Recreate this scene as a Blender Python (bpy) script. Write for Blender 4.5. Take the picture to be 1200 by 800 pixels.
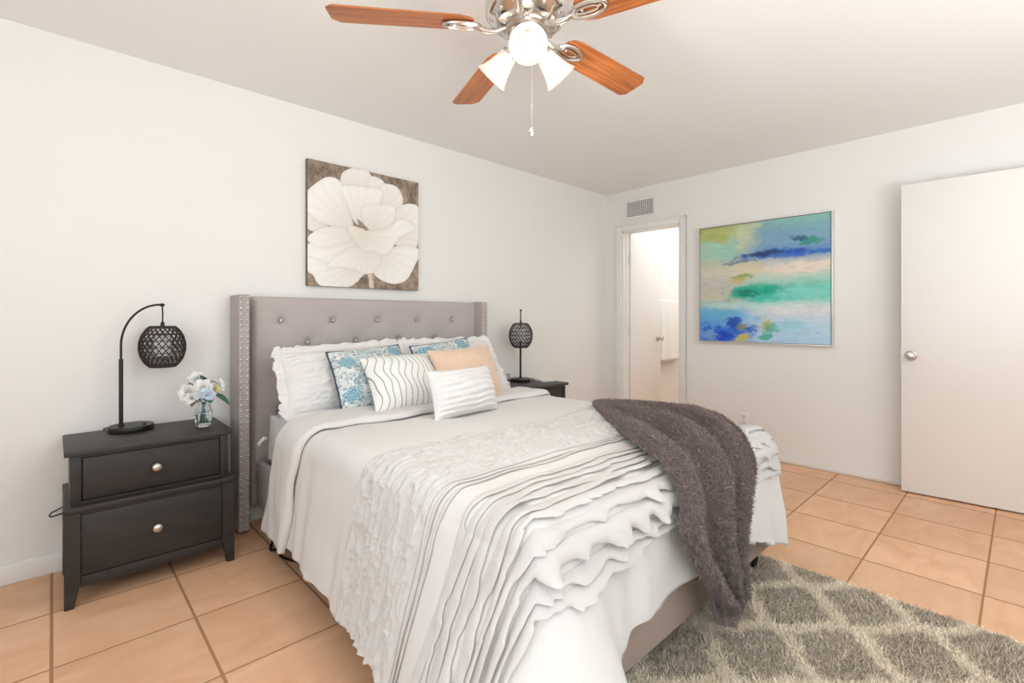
import bpy, bmesh, math, random
import numpy as np
from math import pi, sin, cos, radians
from mathutils import Vector, Matrix

for o in list(bpy.data.objects):
    bpy.data.objects.remove(o)
SC = bpy.context.scene
COL = SC.collection
rng = np.random.default_rng(7)
random.seed(7)

# ------------------------------------------------------------------ camera, world, lights
CAM = (-4.2239, -3.0247, 1.148)
cam = bpy.data.cameras.new('camera'); cam_o = bpy.data.objects.new('camera', cam); COL.objects.link(cam_o)
cam.sensor_fit = 'HORIZONTAL'; cam.sensor_width = 36; cam.lens = 36 * 567.96 / 1200
cam.shift_y = -27.0 / 1200; cam.clip_start = 0.02
cam_o.location = CAM; cam_o.rotation_euler = (pi / 2, 0, radians(46.6) - pi / 2)
SC.camera = cam_o

SC.view_settings.view_transform = 'Standard'; SC.view_settings.look = 'None'
SC.view_settings.gamma = 1; SC.view_settings.use_curve_mapping = False
SC.view_settings.exposure = 0.24

W = bpy.data.worlds.new('World'); SC.world = W; W.use_nodes = True
W.node_tree.nodes['Background'].inputs[0].default_value = (0.75, 0.85, 1.0, 1)
W.node_tree.nodes['Background'].inputs[1].default_value = 1.0

def area_light(name, loc, rot, sx, sy, power, col):
    l = bpy.data.lights.new(name, 'AREA'); l.shape = 'RECTANGLE'; l.size = sx; l.size_y = sy
    l.energy = power; l.color = col
    o = bpy.data.objects.new(name, l); COL.objects.link(o); o.location = loc; o.rotation_euler = rot
    return o
def point_light(name, loc, power, col, r=0.04):
    l = bpy.data.lights.new(name, 'POINT'); l.energy = power; l.color = col; l.shadow_soft_size = r
    o = bpy.data.objects.new(name, l); COL.objects.link(o); o.location = loc
    return o
# added fill lamps at unseen openings behind the camera, aimed upward for bounce
area_light('window_side_fill', (-5.72, -3.0, 1.2), (0, -radians(122), 0), 1.4, 1.8, 25, (0.86, 0.94, 1.0))
area_light('ceiling_bounce_fill', (-3.1, -4.80, 1.0), (radians(172), 0, 0), 3.0, 1.2, 108, (0.86, 0.94, 1.0))
area_light('bathroom_ceiling_light', (1.3, -0.75, 2.42), (0, 0, 0), 1.7, 1.1, 16, (0.96, 0.98, 1.0))
FAN_POWER = 5.8

# ------------------------------------------------------------------ helpers
def lin(c):
    c = np.asarray(c, float) / 255.0
    return np.where(c <= 0.04045, c / 12.92, ((c + 0.055) / 1.055) ** 2.4)
def rgba(r, g, b): 
    return tuple(lin((r, g, b))) + (1.0,)

def _hash(ix, iy, iz, seed):
    h = (ix * 374761393 + iy * 668265263 + iz * 2147483647 + seed * 1274126177) & 0xFFFFFFFF
    h = ((h ^ (h >> 13)) * 1274126177) & 0xFFFFFFFF
    return ((h ^ (h >> 16)) & 0xFFFF) / 65535.0
def noise(x, y, z=0.0, seed=0):
    x, y, z = np.broadcast_arrays(np.asarray(x, float), np.asarray(y, float), np.asarray(z, float))
    ix, iy, iz = np.floor(x).astype(np.int64), np.floor(y).astype(np.int64), np.floor(z).astype(np.int64)
    fx, fy, fz = x - ix, y - iy, z - iz
    fx, fy, fz = [t * t * (3 - 2 * t) for t in (fx, fy, fz)]
    r = 0
    for a in (0, 1):
        for b in (0, 1):
            for c in (0, 1):
                r = r + _hash(ix + a, iy + b, iz + c, seed) * (fx if a else 1 - fx) * (fy if b else 1 - fy) * (fz if c else 1 - fz)
    return r * 2 - 1
def fbm(x, y, z=0.0, seed=0, n=4):
    r, a = 0, 1.0
    for k in range(n):
        r = r + a * noise(np.asarray(x) * 2 ** k, np.asarray(y) * 2 ** k, np.asarray(z) * 2 ** k, seed + k); a *= 0.5
    return r / 1.9

class MB:
    def __init__(s): s.v = []; s.f = []; s.c = None
    def add(s, v, f):
        o = len(s.v); s.v += [tuple(map(float, p)) for p in v]; s.f += [tuple(i + o for i in q) for q in f]; return s
    def box(s, x0, x1, y0, y1, z0, z1, bev=0.0, seg=2, M=None):
        bm = bmesh.new(); bmesh.ops.create_cube(bm, size=1)
        for v in bm.verts:
            v.co = Vector(((x0 + x1) / 2 + v.co.x * (x1 - x0), (y0 + y1) / 2 + v.co.y * (y1 - y0), (z0 + z1) / 2 + v.co.z * (z1 - z0)))
        if bev > 0: bmesh.ops.bevel(bm, geom=bm.edges[:], offset=bev, segments=seg, affect='EDGES', profile=0.5)
        return s.bm(bm, M)
    def bm(s, bm, M=None):
        bm.verts.index_update()
        s.add([(M @ v.co) if M else v.co for v in bm.verts], [[v.index for v in f.verts] for f in bm.faces]); bm.free(); return s
    def grid(s, P, closed_u=False, closed_v=False):
        P = np.asarray(P); nu, nv = P.shape[:2]
        o = len(s.v); s.v += [tuple(p) for p in P.reshape(-1, 3).tolist()]
        for i in range(nu if closed_u else nu - 1):
            i2 = (i + 1) % nu
            for j in range(nv if closed_v else nv - 1):
                j2 = (j + 1) % nv
                s.f.append((o + i * nv + j, o + i2 * nv + j, o + i2 * nv + j2, o + i * nv + j2))
        return s
    def tube(s, path, r, n=8, cap=True, closed=False):
        path = [Vector(p) for p in path]; m = len(path)
        rs = r if hasattr(r, '__len__') else [r] * m
        rings = []; up = None
        for i, p in enumerate(path):
            if closed: t = path[(i + 1) % m] - path[i - 1]
            else: t = path[min(i + 1, m - 1)] - path[max(i - 1, 0)]
            t.normalize()
            if up is None:
                up = Vector((0, 0, 1)) if abs(t.z) < 0.9 else Vector((1, 0, 0))
            a = t.cross(up); a.normalize(); b = a.cross(t); b.normalize(); up = b
            rings.append([p + (a * cos(2 * pi * k / n) + b * sin(2 * pi * k / n)) * rs[i] for k in range(n)])
        o = len(s.v)
        s.grid(np.array([[tuple(q) for q in R] for R in rings]), closed_u=closed, closed_v=True)
        if cap and not closed:
            s.f.append(tuple(o + k for k in range(n))[::-1]); s.f.append(tuple(o + (m - 1) * n + k for k in range(n)))
        return s
    def lathe(s, prof, n=32, c=(0, 0, 0), M=None, cap=True):
        o = len(s.v)
        P = np.array([[(r * cos(2 * pi * k / n), r * sin(2 * pi * k / n), z) for k in range(n)] for r, z in prof])
        if M is not None:
            P = np.array([[tuple(M @ Vector(q)) for q in R] for R in P])
        P = P + np.array(c)
        s.grid(P, closed_v=True)
        m = len(prof)
        if cap:
            if prof[0][0] > 1e-6: s.f.append(tuple(o + k for k in range(n))[::-1])
            if prof[-1][0] > 1e-6: s.f.append(tuple(o + (m - 1) * n + k for k in range(n)))
        return s
    def prism(s, poly, z0, z1, M=None):
        n = len(poly); v = [Vector((x, y, z0)) for x, y in poly] + [Vector((x, y, z1)) for x, y in poly]
        if M: v = [M @ p for p in v]
        f = [tuple(range(n))[::-1], tuple(range(n, 2 * n))] + [(k, (k + 1) % n, n + (k + 1) % n, n + k) for k in range(n)]
        return s.add(v, f)
    def sphere(s, c, r, n=16, sx=1, sy=1, sz=1):
        bm = bmesh.new(); bmesh.ops.create_uvsphere(bm, u_segments=n, v_segments=max(6, n // 2), radius=r)
        M = Matrix.Translation(Vector(c)) @ Matrix.Diagonal((sx, sy, sz, 1))
        return s.bm(bm, M)

def root_loc(p):
    while p.parent: p = p.parent
    return np.array(p.location)
def obj(name, mb, mat, parent=None, local=False, smooth=40, colors=None, recalc=True):
    V = np.array(mb.v, float); 
    me = bpy.data.meshes.new(name)
    if parent is not None and not local: V = V - root_loc(parent)
    me.from_pydata(V.tolist(), [], mb.f)
    if recalc:
        bm = bmesh.new(); bm.from_mesh(me); bmesh.ops.recalc_face_normals(bm, faces=bm.faces[:]); bm.to_mesh(me); bm.free()
    me.polygons.foreach_set('use_smooth', [True] * len(me.polygons))
    if smooth < 180: me.set_sharp_from_angle(angle=radians(smooth))
    if colors is not None:
        at = me.color_attributes.new('paint', 'FLOAT_COLOR', 'POINT')
        c = np.ones((len(V), 4)); c[:, :3] = colors; at.data.foreach_set('color', c.ravel())
    me.materials.append(mat); me.update()
    o = bpy.data.objects.new(name, me); COL.objects.link(o)
    if parent is not None: o.parent = parent
    return o
def tag(o, label=None, cat=None, group=None, kind=None):
    if label: o['label'] = label
    if cat: o['category'] = cat
    if group: o['group'] = group
    if kind: o['kind'] = kind
    return o
def thing(name, label, cat, loc=(0, 0, 0), rz=0, group=None):
    o = bpy.data.objects.new(name, None); COL.objects.link(o); o.empty_display_size = 0.1
    o.location = loc; o.rotation_euler = (0, 0, rz)
    return tag(o, label, cat, group)
def copy_tree(o, parent=None):
    c = o.copy(); COL.objects.link(c); c.parent = parent
    for ch in list(o.children): copy_tree(ch, c)
    return c

# ------------------------------------------------------------------ materials
def mat(name, col, rough=0.5, metal=0.0, noise_amt=0.0, noise_scale=20, bump=0.0, bump_scale=200, spec=0.5, sheen=0.0,
        trans=0.0, emit=None, emit_s=0.0, attr=False, ior=1.45, sss=0.0, alpha=1.0, aniso=(1, 1, 1)):
    m = bpy.data.materials.new(name); m.use_nodes = True
    nt = m.node_tree; N = nt.nodes; L = nt.links; b = N['Principled BSDF']
    b.inputs['Base Color'].default_value = rgba(*col); b.inputs['Roughness'].default_value = rough
    b.inputs['Metallic'].default_value = metal; b.inputs['Specular IOR Level'].default_value = spec
    b.inputs['Transmission Weight'].default_value = trans; b.inputs['IOR'].default_value = ior
    b.inputs['Sheen Weight'].default_value = sheen
    if sss: b.inputs['Subsurface Weight'].default_value = sss; b.inputs['Subsurface Radius'].default_value = (0.02, 0.02, 0.02)
    if emit: b.inputs['Emission Color'].default_value = rgba(*emit); b.inputs['Emission Strength'].default_value = emit_s
    tc = N.new('ShaderNodeTexCoord'); mp = N.new('ShaderNodeMapping'); mp.inputs['Scale'].default_value = aniso
    L.new(tc.outputs['Object'], mp.inputs['Vector'])
    src = None
    if attr:
        a = N.new('ShaderNodeVertexColor'); a.layer_name = 'paint'; src = a.outputs['Color']
    if noise_amt:
        n = N.new('ShaderNodeTexNoise'); n.inputs['Scale'].default_value = noise_scale; n.inputs['Detail'].default_value = 5
        L.new(mp.outputs[0], n.inputs['Vector'])
        mr = N.new('ShaderNodeMapRange'); mr.inputs['From Min'].default_value = 0.3; mr.inputs['From Max'].default_value = 0.7
        mr.inputs['To Min'].default_value = 1 - noise_amt; mr.inputs['To Max'].default_value = 1 + noise_amt
        L.new(n.outputs['Fac'], mr.inputs['Value'])
        mx = N.new('ShaderNodeMix'); mx.data_type = 'RGBA'; mx.blend_type = 'MULTIPLY'; mx.inputs['Factor'].default_value = 1
        if src is None: mx.inputs['A'].default_value = rgba(*col)
        else: L.new(src, mx.inputs['A'])
        L.new(mr.outputs['Result'], mx.inputs['B']); src = mx.outputs['Result']
    if src is not None: L.new(src, b.inputs['Base Color'])
    if bump:
        n2 = N.new('ShaderNodeTexNoise'); n2.inputs['Scale'].default_value = bump_scale; n2.inputs['Detail'].default_value = 3
        L.new(mp.outputs[0], n2.inputs['Vector'])
        bp = N.new('ShaderNodeBump'); bp.inputs['Strength'].default_value = bump; bp.inputs['Distance'].default_value = 0.004
        L.new(n2.outputs['Fac'], bp.inputs['Height']); L.new(bp.outputs[0], b.inputs['Normal'])
    return m

M_wall = mat('wall_paint', (240, 237, 231), 0.55, bump=0.06, bump_scale=120, noise_amt=0.008, noise_scale=3)
M_ceil = mat('ceiling_paint', (246, 244, 240), 0.9, bump=0.05, bump_scale=150)
M_trim = mat('white_trim', (240, 237, 231), 0.4)
M_door = mat('door_paint', (240, 235, 228), 0.4, bump=0.03, bump_scale=60)
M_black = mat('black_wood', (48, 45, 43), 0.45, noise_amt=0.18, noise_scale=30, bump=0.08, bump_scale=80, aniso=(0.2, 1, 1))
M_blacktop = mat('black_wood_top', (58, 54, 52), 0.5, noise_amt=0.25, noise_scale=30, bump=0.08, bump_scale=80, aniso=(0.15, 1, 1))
M_dark = mat('dark_bronze', (38, 35, 33), 0.4, metal=0.3, noise_amt=0.1)
M_plastic = mat('black_plastic', (20, 19, 18), 0.5, noise_amt=0.1)
M_nickel = mat('brushed_nickel', (205, 198, 190), 0.28, metal=1.0, noise_amt=0.05, noise_scale=60)
M_chrome = mat('polished_nickel', (215, 210, 204), 0.14, metal=1.0, noise_amt=0.03, noise_scale=40)
M_linen = mat('grey_linen', (190, 179, 175), 0.85, noise_amt=0.07, noise_scale=350, bump=0.25, bump_scale=900, sheen=0.2)
M_linen2 = mat('grey_linen_wing', (180, 168, 164), 0.85, noise_amt=0.1, noise_scale=350, bump=0.3, bump_scale=900, sheen=0.2)
M_satin = mat('satin_button', (196, 186, 182), 0.35, metal=0.5, noise_amt=0.03)
M_rail = mat('taupe_linen', (172, 154, 140), 0.85, noise_amt=0.06, noise_scale=300, bump=0.2, bump_scale=900)
M_sheet = mat('white_sheet', (244, 242, 240), 0.8, noise_amt=0.01, bump=0.1, bump_scale=400)
M_duvet = mat('white_cotton', (222, 219, 215), 0.85, noise_amt=0.012, noise_scale=8, bump=0.12, bump_scale=260, sheen=0.1)
M_ruffle = mat('white_ruffle', (218, 215, 211), 0.8, noise_amt=0.012, noise_scale=8, bump=0.08, bump_scale=300, sheen=0.1)
M_pillow = mat('white_pillow', (232, 229, 226), 0.85, noise_amt=0.01, noise_scale=8, bump=0.3, bump_scale=90)
M_tan = mat('blush_pillow', (226, 196, 170), 0.9, noise_amt=0.04, noise_scale=60, bump=0.2, bump_scale=400, sheen=0.3)
M_paint = mat('printed_fabric', (255, 255, 255), 0.85, attr=True, noise_amt=0.02, noise_scale=200)
M_canvas = mat('painted_canvas', (255, 255, 255), 0.7, attr=True, noise_amt=0.02, noise_scale=300)
M_piping = mat('navy_piping', (58, 74, 88), 0.8, noise_amt=0.1)
M_canvas_edge = mat('canvas_edge', (120, 105, 92), 0.8, noise_amt=0.2, noise_scale=40)
M_silver = mat('silver_frame', (226, 223, 219), 0.3, metal=0.35, noise_amt=0.03)
M_throw = mat('taupe_fleece', (112, 98, 93), 0.95, attr=True, noise_amt=0.1, noise_scale=60, sheen=0.3)
M_rug = mat('rug_pile', (255, 255, 255), 0.95, attr=True, noise_amt=0.05, noise_scale=50)
M_rugback = mat('rug_backing', (205, 193, 176), 0.95, noise_amt=0.1)
M_glass = mat('clear_glass', (250, 252, 252), 0.02, trans=1.0, ior=1.45)
M_water = mat('water', (250, 252, 252), 0.0, trans=1.0, ior=1.33)
M_shade = mat('frosted_glass', (222, 220, 216), 0.35, trans=0.55, emit=(255, 246, 232), emit_s=0.16)
M_bulb = mat('lit_bulb', (255, 250, 240), 0.4, emit=(255, 244, 226), emit_s=1.6)
M_liner = mat('white_diffuser', (235, 236, 240), 0.6, noise_amt=0.02)
M_rope = mat('dark_woven_cord', (62, 54, 52), 0.75, noise_amt=0.2, noise_scale=120)
M_leaf = mat('leaf_green', (72, 112, 84), 0.55, noise_amt=0.15, noise_scale=80)
M_leaf2 = mat('leaf_light_green', (150, 170, 110), 0.6, noise_amt=0.15, noise_scale=80)
M_leafb = mat('leaf_brown', (120, 95, 88), 0.6, noise_amt=0.15, noise_scale=80)
M_petal = mat('white_petal', (246, 245, 242), 0.7, noise_amt=0.02)
M_petalb = mat('pale_blue_petal', (215, 225, 242), 0.7, noise_amt=0.03)
M_petaly = mat('yellow_green_petal', (222, 218, 160), 0.7, noise_amt=0.05)
M_towel = mat('white_towel', (246, 243, 238), 0.95, bump=0.5, bump_scale=500, noise_amt=0.01)
M_duct_shade = mat('duct_shade_grey', (95, 88, 80), 0.9, noise_amt=0.05)
M_paper = mat('white_paper', (242, 238, 232), 0.7, noise_amt=0.01)

def thin_cloth(m, f, col):
    nt = m.node_tree; N = nt.nodes; L = nt.links; b = N['Principled BSDF']; out = N['Material Output']
    t = N.new('ShaderNodeBsdfTranslucent'); t.inputs[0].default_value = rgba(*col)
    mx = N.new('ShaderNodeMixShader'); mx.inputs[0].default_value = f
    L.new(b.outputs[0], mx.inputs[1]); L.new(t.outputs[0], mx.inputs[2]); L.new(mx.outputs[0], out.inputs[0])
thin_cloth(M_ruffle, .15, (246, 242, 236))
def frosted(m):
    nt = m.node_tree; N = nt.nodes; L = nt.links; b = N['Principled BSDF']; out = N['Material Output']
    t = N.new('ShaderNodeBsdfTransparent'); t.inputs[0].default_value = (1, .97, .93, 1)
    mx = N.new('ShaderNodeMixShader'); mx.inputs[0].default_value = .45
    L.new(b.outputs[0], mx.inputs[1]); L.new(t.outputs[0], mx.inputs[2]); L.new(mx.outputs[0], out.inputs[0])
frosted(M_shade)

def wood_mat():
    m = mat('cherry_blade', (156, 84, 40), 0.35, bump=0.02, bump_scale=200)
    nt = m.node_tree; N = nt.nodes; L = nt.links; b = N['Principled BSDF']
    tc = N.new('ShaderNodeTexCoord'); mp = N.new('ShaderNodeMapping'); mp.inputs['Scale'].default_value = (1.2, 22, 22)
    n = N.new('ShaderNodeTexNoise'); n.inputs['Scale'].default_value = 3.0; n.inputs['Detail'].default_value = 6; n.inputs['Distortion'].default_value = 0.6
    r = N.new('ShaderNodeValToRGB'); r.color_ramp.elements[0].position = 0.3; r.color_ramp.elements[1].position = 0.72
    r.color_ramp.elements[0].color = rgba(140, 74, 36); r.color_ramp.elements[1].color = rgba(206, 128, 70)
    L.new(tc.outputs['Object'], mp.inputs[0]); L.new(mp.outputs[0], n.inputs['Vector']); L.new(n.outputs['Fac'], r.inputs[0])
    L.new(r.outputs[0], b.inputs['Base Color']); return m
M_wood = wood_mat()

def tile_mat():
    m = bpy.data.materials.new('terracotta_tile'); m.use_nodes = True
    nt = m.node_tree; N = nt.nodes; L = nt.links; b = N['Principled BSDF']
    tc = N.new('ShaderNodeTexCoord'); sp = N.new('ShaderNodeSeparateXYZ'); L.new(tc.outputs['Object'], sp.inputs[0])
    def math_(op, a, bb=None):
        n = N.new('ShaderNodeMath'); n.operation = op
        for k, x in enumerate((a, bb)):
            if x is None: continue
            if isinstance(x, (int, float)): n.inputs[k].default_value = x
            else: L.new(x, n.inputs[k])
        return n.outputs[0]
    cells = []; edges = []
    for ax, off, stp, gw in ((0, 3.828, 0.401, 0.0032), (1, 0.006, 0.4145, 0.0024)):
        t = math_('DIVIDE', math_('ADD', sp.outputs[ax], off), stp)
        cells.append(math_('FLOOR', t))
        fr = math_('FRACT', t)
        d = math_('MULTIPLY', math_('MINIMUM', fr, math_('SUBTRACT', 1.0, fr)), stp)
        mr = N.new('ShaderNodeMapRange'); mr.inputs['From Min'].default_value = gw; mr.inputs['From Max'].default_value = gw + 0.0025
        L.new(d, mr.inputs['Value']); edges.append(mr.outputs['Result'])
    e = math_('MINIMUM', edges[0], edges[1])
    cv = N.new('ShaderNodeCombineXYZ'); L.new(cells[0], cv.inputs[0]); L.new(cells[1], cv.inputs[1])
    wn = N.new('ShaderNodeTexWhiteNoise'); L.new(cv.outputs[0], wn.inputs['Vector'])
    n1 = N.new('ShaderNodeTexNoise'); n1.inputs['Scale'].default_value = 5; n1.inputs['Detail'].default_value = 7; n1.inputs['Distortion'].default_value = 1.2
    mp = N.new('ShaderNodeMapping'); mp.inputs['Scale'].default_value = (0.7, 1.4, 1)
    L.new(tc.outputs['Object'], mp.inputs[0])
    va = N.new('ShaderNodeVectorMath'); va.operation = 'MULTIPLY_ADD'; va.inputs[1].default_value = (3, 3, 3)
    L.new(wn.outputs['Color'], va.inputs[0]); L.new(mp.outputs[0], va.inputs[2]); L.new(va.outputs[0], n1.inputs['Vector'])
    r = N.new('ShaderNodeValToRGB'); r.color_ramp.elements[0].position = 0.28; r.color_ramp.elements[1].position = 0.75
    r.color_ramp.elements[0].color = rgba(222, 171, 130); r.color_ramp.elements[1].color = rgba(240, 195, 158)
    L.new(n1.outputs['Fac'], r.inputs[0])
    mv = N.new('ShaderNodeMapRange'); mv.inputs['To Min'].default_value = 0.94; mv.inputs['To Max'].default_value = 1.05; L.new(wn.outputs['Value'], mv.inputs['Value'])
    mm = N.new('ShaderNodeMix'); mm.data_type = 'RGBA'; mm.blend_type = 'MULTIPLY'; mm.inputs['Factor'].default_value = 1
    L.new(r.outputs[0], mm.inputs['A']); L.new(mv.outputs['Result'], mm.inputs['B'])
    mx = N.new('ShaderNodeMix'); mx.data_type = 'RGBA'; mx.inputs['A'].default_value = rgba(170, 126, 90)
    L.new(e, mx.inputs['Factor']); L.new(mm.outputs['Result'], mx.inputs['B']); L.new(mx.outputs['Result'], b.inputs['Base Color'])
    rr = N.new('ShaderNodeMapRange'); rr.inputs['To Min'].default_value = 0.85; rr.inputs['To Max'].default_value = 0.42
    L.new(e, rr.inputs['Value']); L.new(rr.outputs['Result'], b.inputs['Roughness'])
    bp = N.new('ShaderNodeBump'); bp.inputs['Distance'].default_value = 0.003; bp.inputs['Strength'].default_value = 0.6
    ad = N.new('ShaderNodeMath'); ad.operation = 'MULTIPLY_ADD'; ad.inputs[1].default_value = 0.15
    L.new(n1.outputs['Fac'], ad.inputs[0]); L.new(e, ad.inputs[2]); L.new(ad.outputs[0], bp.inputs['Height']); L.new(bp.outputs[0], b.inputs['Normal'])
    b.inputs['Specular IOR Level'].default_value = 0.3
    return m
M_tile = tile_mat()

# ------------------------------------------------------------------ room shell
H = 2.44
def struct(name, mb, m, parent=None, label=None):
    o = obj(name, mb, m, parent)
    if parent is None: o['kind'] = 'structure'
    if label: o['label'] = label
    return o
X0, Y0 = -5.8, -5.0
struct('floor', MB().box(X0 - .12, 2.4, Y0 - .12, .12, -0.1, 0), M_tile)
struct('ceiling', MB().box(X0 - .12, 2.4, Y0 - .12, .12, H, H + .1), M_ceil)
struct('wall_back', MB().box(X0 - .12, 2.4, 0, .12, 0, H), M_wall)
DY0, DY1, DZ = -0.83, -0.197, 2.035          # bathroom doorway
EY0, EY1 = -4.02, -3.24                        # bedroom doorway further along the same wall
w = MB().box(0, .12, DY1, 0, 0, H).box(0, .12, DY0, DY1, DZ, H).box(0, .12, EY1, DY0, 0, H).box(0, .12, EY0, EY1, 2.04, H).box(0, .12, Y0, EY0, 0, H)
struct('wall_right', w, M_wall)
w = MB().box(X0 - .12, X0, Y0, -3.95, 0, H).box(X0 - .12, X0, -1.25, 0, 0, H).box(X0 - .12, X0, -3.95, -1.25, 0, .4).box(X0 - .12, X0, -3.95, -1.25, 2.1, H)
struct('wall_left', w, M_wall)
w = MB().box(X0, -4.85, Y0 - .12, Y0, 0, H).box(-1.75, 2.4, Y0 - .12, Y0, 0, H).box(-4.85, -1.75, Y0 - .12, Y0, 2.2, H)
struct('wall_front', w, M_wall)
w = MB().box(2.28, 2.4, Y0, 0, 0, H).box(.12, 2.28, -1.52, -1.4, 0, H)
struct('wall_bathroom', w, M_wall)
def window(name, boxes):
    f = MB()
    for b_ in boxes: f.box(*b_, bev=.003)
    return struct(name, f, M_trim)
window('window_1', [(X0 - .1, X0 - .04, -3.95, -1.25, .4, .45), (X0 - .1, X0 - .04, -3.95, -1.25, 2.05, 2.1), (X0 - .1, X0 - .04, -3.95, -3.9, .4, 2.1), (X0 - .1, X0 - .04, -1.3, -1.25, .4, 2.1), (X0 - .1, X0 - .04, -2.63, -2.57, .4, 2.1)])
window('window_2', [(-4.85, -4.79, Y0 - .1, Y0 - .04, 0, 2.2), (-1.81, -1.75, Y0 - .1, Y0 - .04, 0, 2.2), (-3.34, -3.27, Y0 - .1, Y0 - .04, 0, 2.2), (-4.85, -1.75, Y0 - .1, Y0 - .04, 2.14, 2.2), (-4.85, -1.75, Y0 - .1, Y0 - .04, 0, .06)])
struct('baseboard_back', MB().box(X0, -.0, -.014, 0, 0, .085, bev=.003), M_trim)
struct('baseboard_right', MB().box(-.008, 0, EY1 + .09, DY0 - .075, 0.004, .05, bev=.002), M_trim)
struct('baseboard_bathroom', MB().box(.12, 2.28, -.014, 0, 0, .085, bev=.003), M_trim)

def casing(name, y0, y1, z1, cw):
    t = MB()
    t.box(-.016, 0, y1, y1 + cw, 0, z1 + cw, bev=.004).box(-.016, 0, y0 - cw, y0, 0, z1 + cw, bev=.004).box(-.016, 0, y0, y1, z1, z1 + cw, bev=.004)
    t.box(-.022, 0, y1 + cw - .014, y1 + cw, 0, z1 + cw, bev=.003).box(-.022, 0, y0 - cw, y0 - cw + .014, 0, z1 + cw, bev=.003).box(-.022, 0, y0 - cw, y1 + cw, z1 + cw - .014, z1 + cw, bev=.003)
    t.box(0, .12, y1 - .014, y1, 0, z1).box(0, .12, y0, y0 + .014, 0, z1).box(0, .12, y0, y1, z1 - .014, z1)
    t.box(.045, .075, y1 - .026, y1 - .014, 0, z1 - .014).box(.045, .075, y0 + .014, y0 + .026, 0, z1 - .014)
    return struct(name, t, M_trim)
casing('trim_1', DY0, DY1, DZ, .06)
casing('trim_2', EY0, EY1, 2.04, .06)

def knob_mb(c, axis, r=.027):
    """door knob: rosette, neck and ball along axis"""
    ax = Vector(axis).normalized(); M = Matrix.Translation(Vector(c)) @ ax.to_track_quat('Z', 'Y').to_matrix().to_4x4()
    prof = [(.032, 0), (.033, .004), (.028, .008), (.012, .012), (.011, .03), (.018, .036), (r, .046), (r, .056), (r * .8, .064), (r * .35, .067), (0, .0675)]
    return MB().lathe(prof, 28, M=M)

# bathroom door leaf, open against the bathroom wall
d1 = struct('door_1', MB().box(.10, .70, -.235, -.200, .012, 2.025, bev=.003), M_door)
obj('door_knob', knob_mb((.635, -.235, .93), (0, -1, 0)), M_nickel, d1)['label'] = 'round satin nickel door knob'
obj('door_knob', knob_mb((.635, -.200, .93), (0, 1, 0)), M_nickel, d1)
for z in (.27, 1.02, 1.76):
    h_ = MB().tube([(.092, -.205, z - .045), (.092, -.205, z + .045)], .007, 10).box(.06, .098, -.217, -.211, z - .045, z + .045)
    obj('hinge', h_, M_nickel, d1)['label'] = 'brushed nickel hinge'

# bedroom door leaf folded back against the wall at right
ang = math.atan2(.032, .551)
Md = Matrix.Translation((-.143, -2.463, 0)) @ Matrix.Rotation(ang, 4, 'Z')
d2 = struct('door_2', MB().box(0, .036, -.775, 0, .01, 2.03, bev=.002, M=Md), M_door)
kb = Md @ Vector((0, -.05, .905)); kx = Md.to_3x3() @ Vector((-1, 0, 0))
obj('door_knob', knob_mb(kb, kx), M_nickel, d2)['label'] = 'round satin nickel door knob'
obj('latch_plate', MB().box(.006, .030, -.001, .0012, .875, .935, M=Md), M_nickel, d2)['label'] = 'small nickel latch plate on the door edge'
obj('latch_bolt', MB().box(.010, .024, 0, .009, .895, .915, bev=.002, M=Md), M_nickel, d2)
for z in (.25, 1.02, 1.78):
    obj('hinge', MB().tube([Md @ Vector((.05, -.785, z - .045)), Md @ Vector((.05, -.785, z + .045))], .007, 10).box(.036, .052, -.785, -.75, z - .045, z + .045, M=Md), M_nickel, d2)

# air vent, outlet
v = thing('air_vent', 'white wall air vent with grey grille above the open doorway', 'vent', (0, -.407, 2.24))
fr = MB()
y0, y1, z0, z1 = -.580, -.234, 2.145, 2.338
fr.box(-.012, 0, y0, y1, z1 - .024, z1, bev=.003).box(-.012, 0, y0, y1, z0, z0 + .024, bev=.003).box(-.012, 0, y0, y0 + .024, z0 + .024, z1 - .024, bev=.003).box(-.012, 0, y1 - .024, y1, z0 + .024, z1 - .024, bev=.003)
obj('vent_frame', fr, M_trim, v)
obj('duct_backing', MB().box(-.0025, 0, y0 + .02, y1 - .02, z0 + .02, z1 - .02), M_duct_shade, v)['label'] = 'grey backing sheet behind the grille, coloured as duct shade'  # flat sheet on the wall, the duct's shade put into its colour
for k in range(18):
    y = y0 + .032 + k * (y1 - y0 - .064) / 17
    obj('vertical_louvre', MB().box(-.010, -.002, y - .002, y + .002, z0 + .024, z1 - .024), M_trim, v)
for k in range(6):
    z = z0 + .04 + k * (z1 - z0 - .08) / 5
    obj('horizontal_louvre', MB().box(-.006, -.0025, y0 + .024, y1 - .024, z - .002, z + .002), M_trim, v)

o_ = thing('wall_outlet', 'white electrical outlet low on the wall below the blue painting', 'outlet', (0, -1.402, .30))
obj('cover_plate', MB().box(-.006, 0, -1.437, -1.367, .243, .357, bev=.003), M_trim, o_)
for z in (.328, .272):
    s_ = obj('socket', MB().box(-.009, -.005, -1.419, -1.385, z - .017, z + .017, bev=.003), M_trim, o_)
    obj('slot', MB().box(-.0096, -.008, -1.411, -1.408, z - .004, z + .009).box(-.0096, -.008, -1.396, -1.393, z - .004, z + .007).box(-.0096, -.008, -1.4045, -1.3995, z - .012, z - .007), M_plastic, s_)['label'] = 'dark plug slots'
obj('screw', MB().lathe([(.004, 0), (.003, .0015), (0, .002)], 10, M=Matrix.Translation((-.006, -1.402, .30)) @ Matrix.Rotation(-pi / 2, 4, 'Y')), M_nickel, o_)

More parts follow.
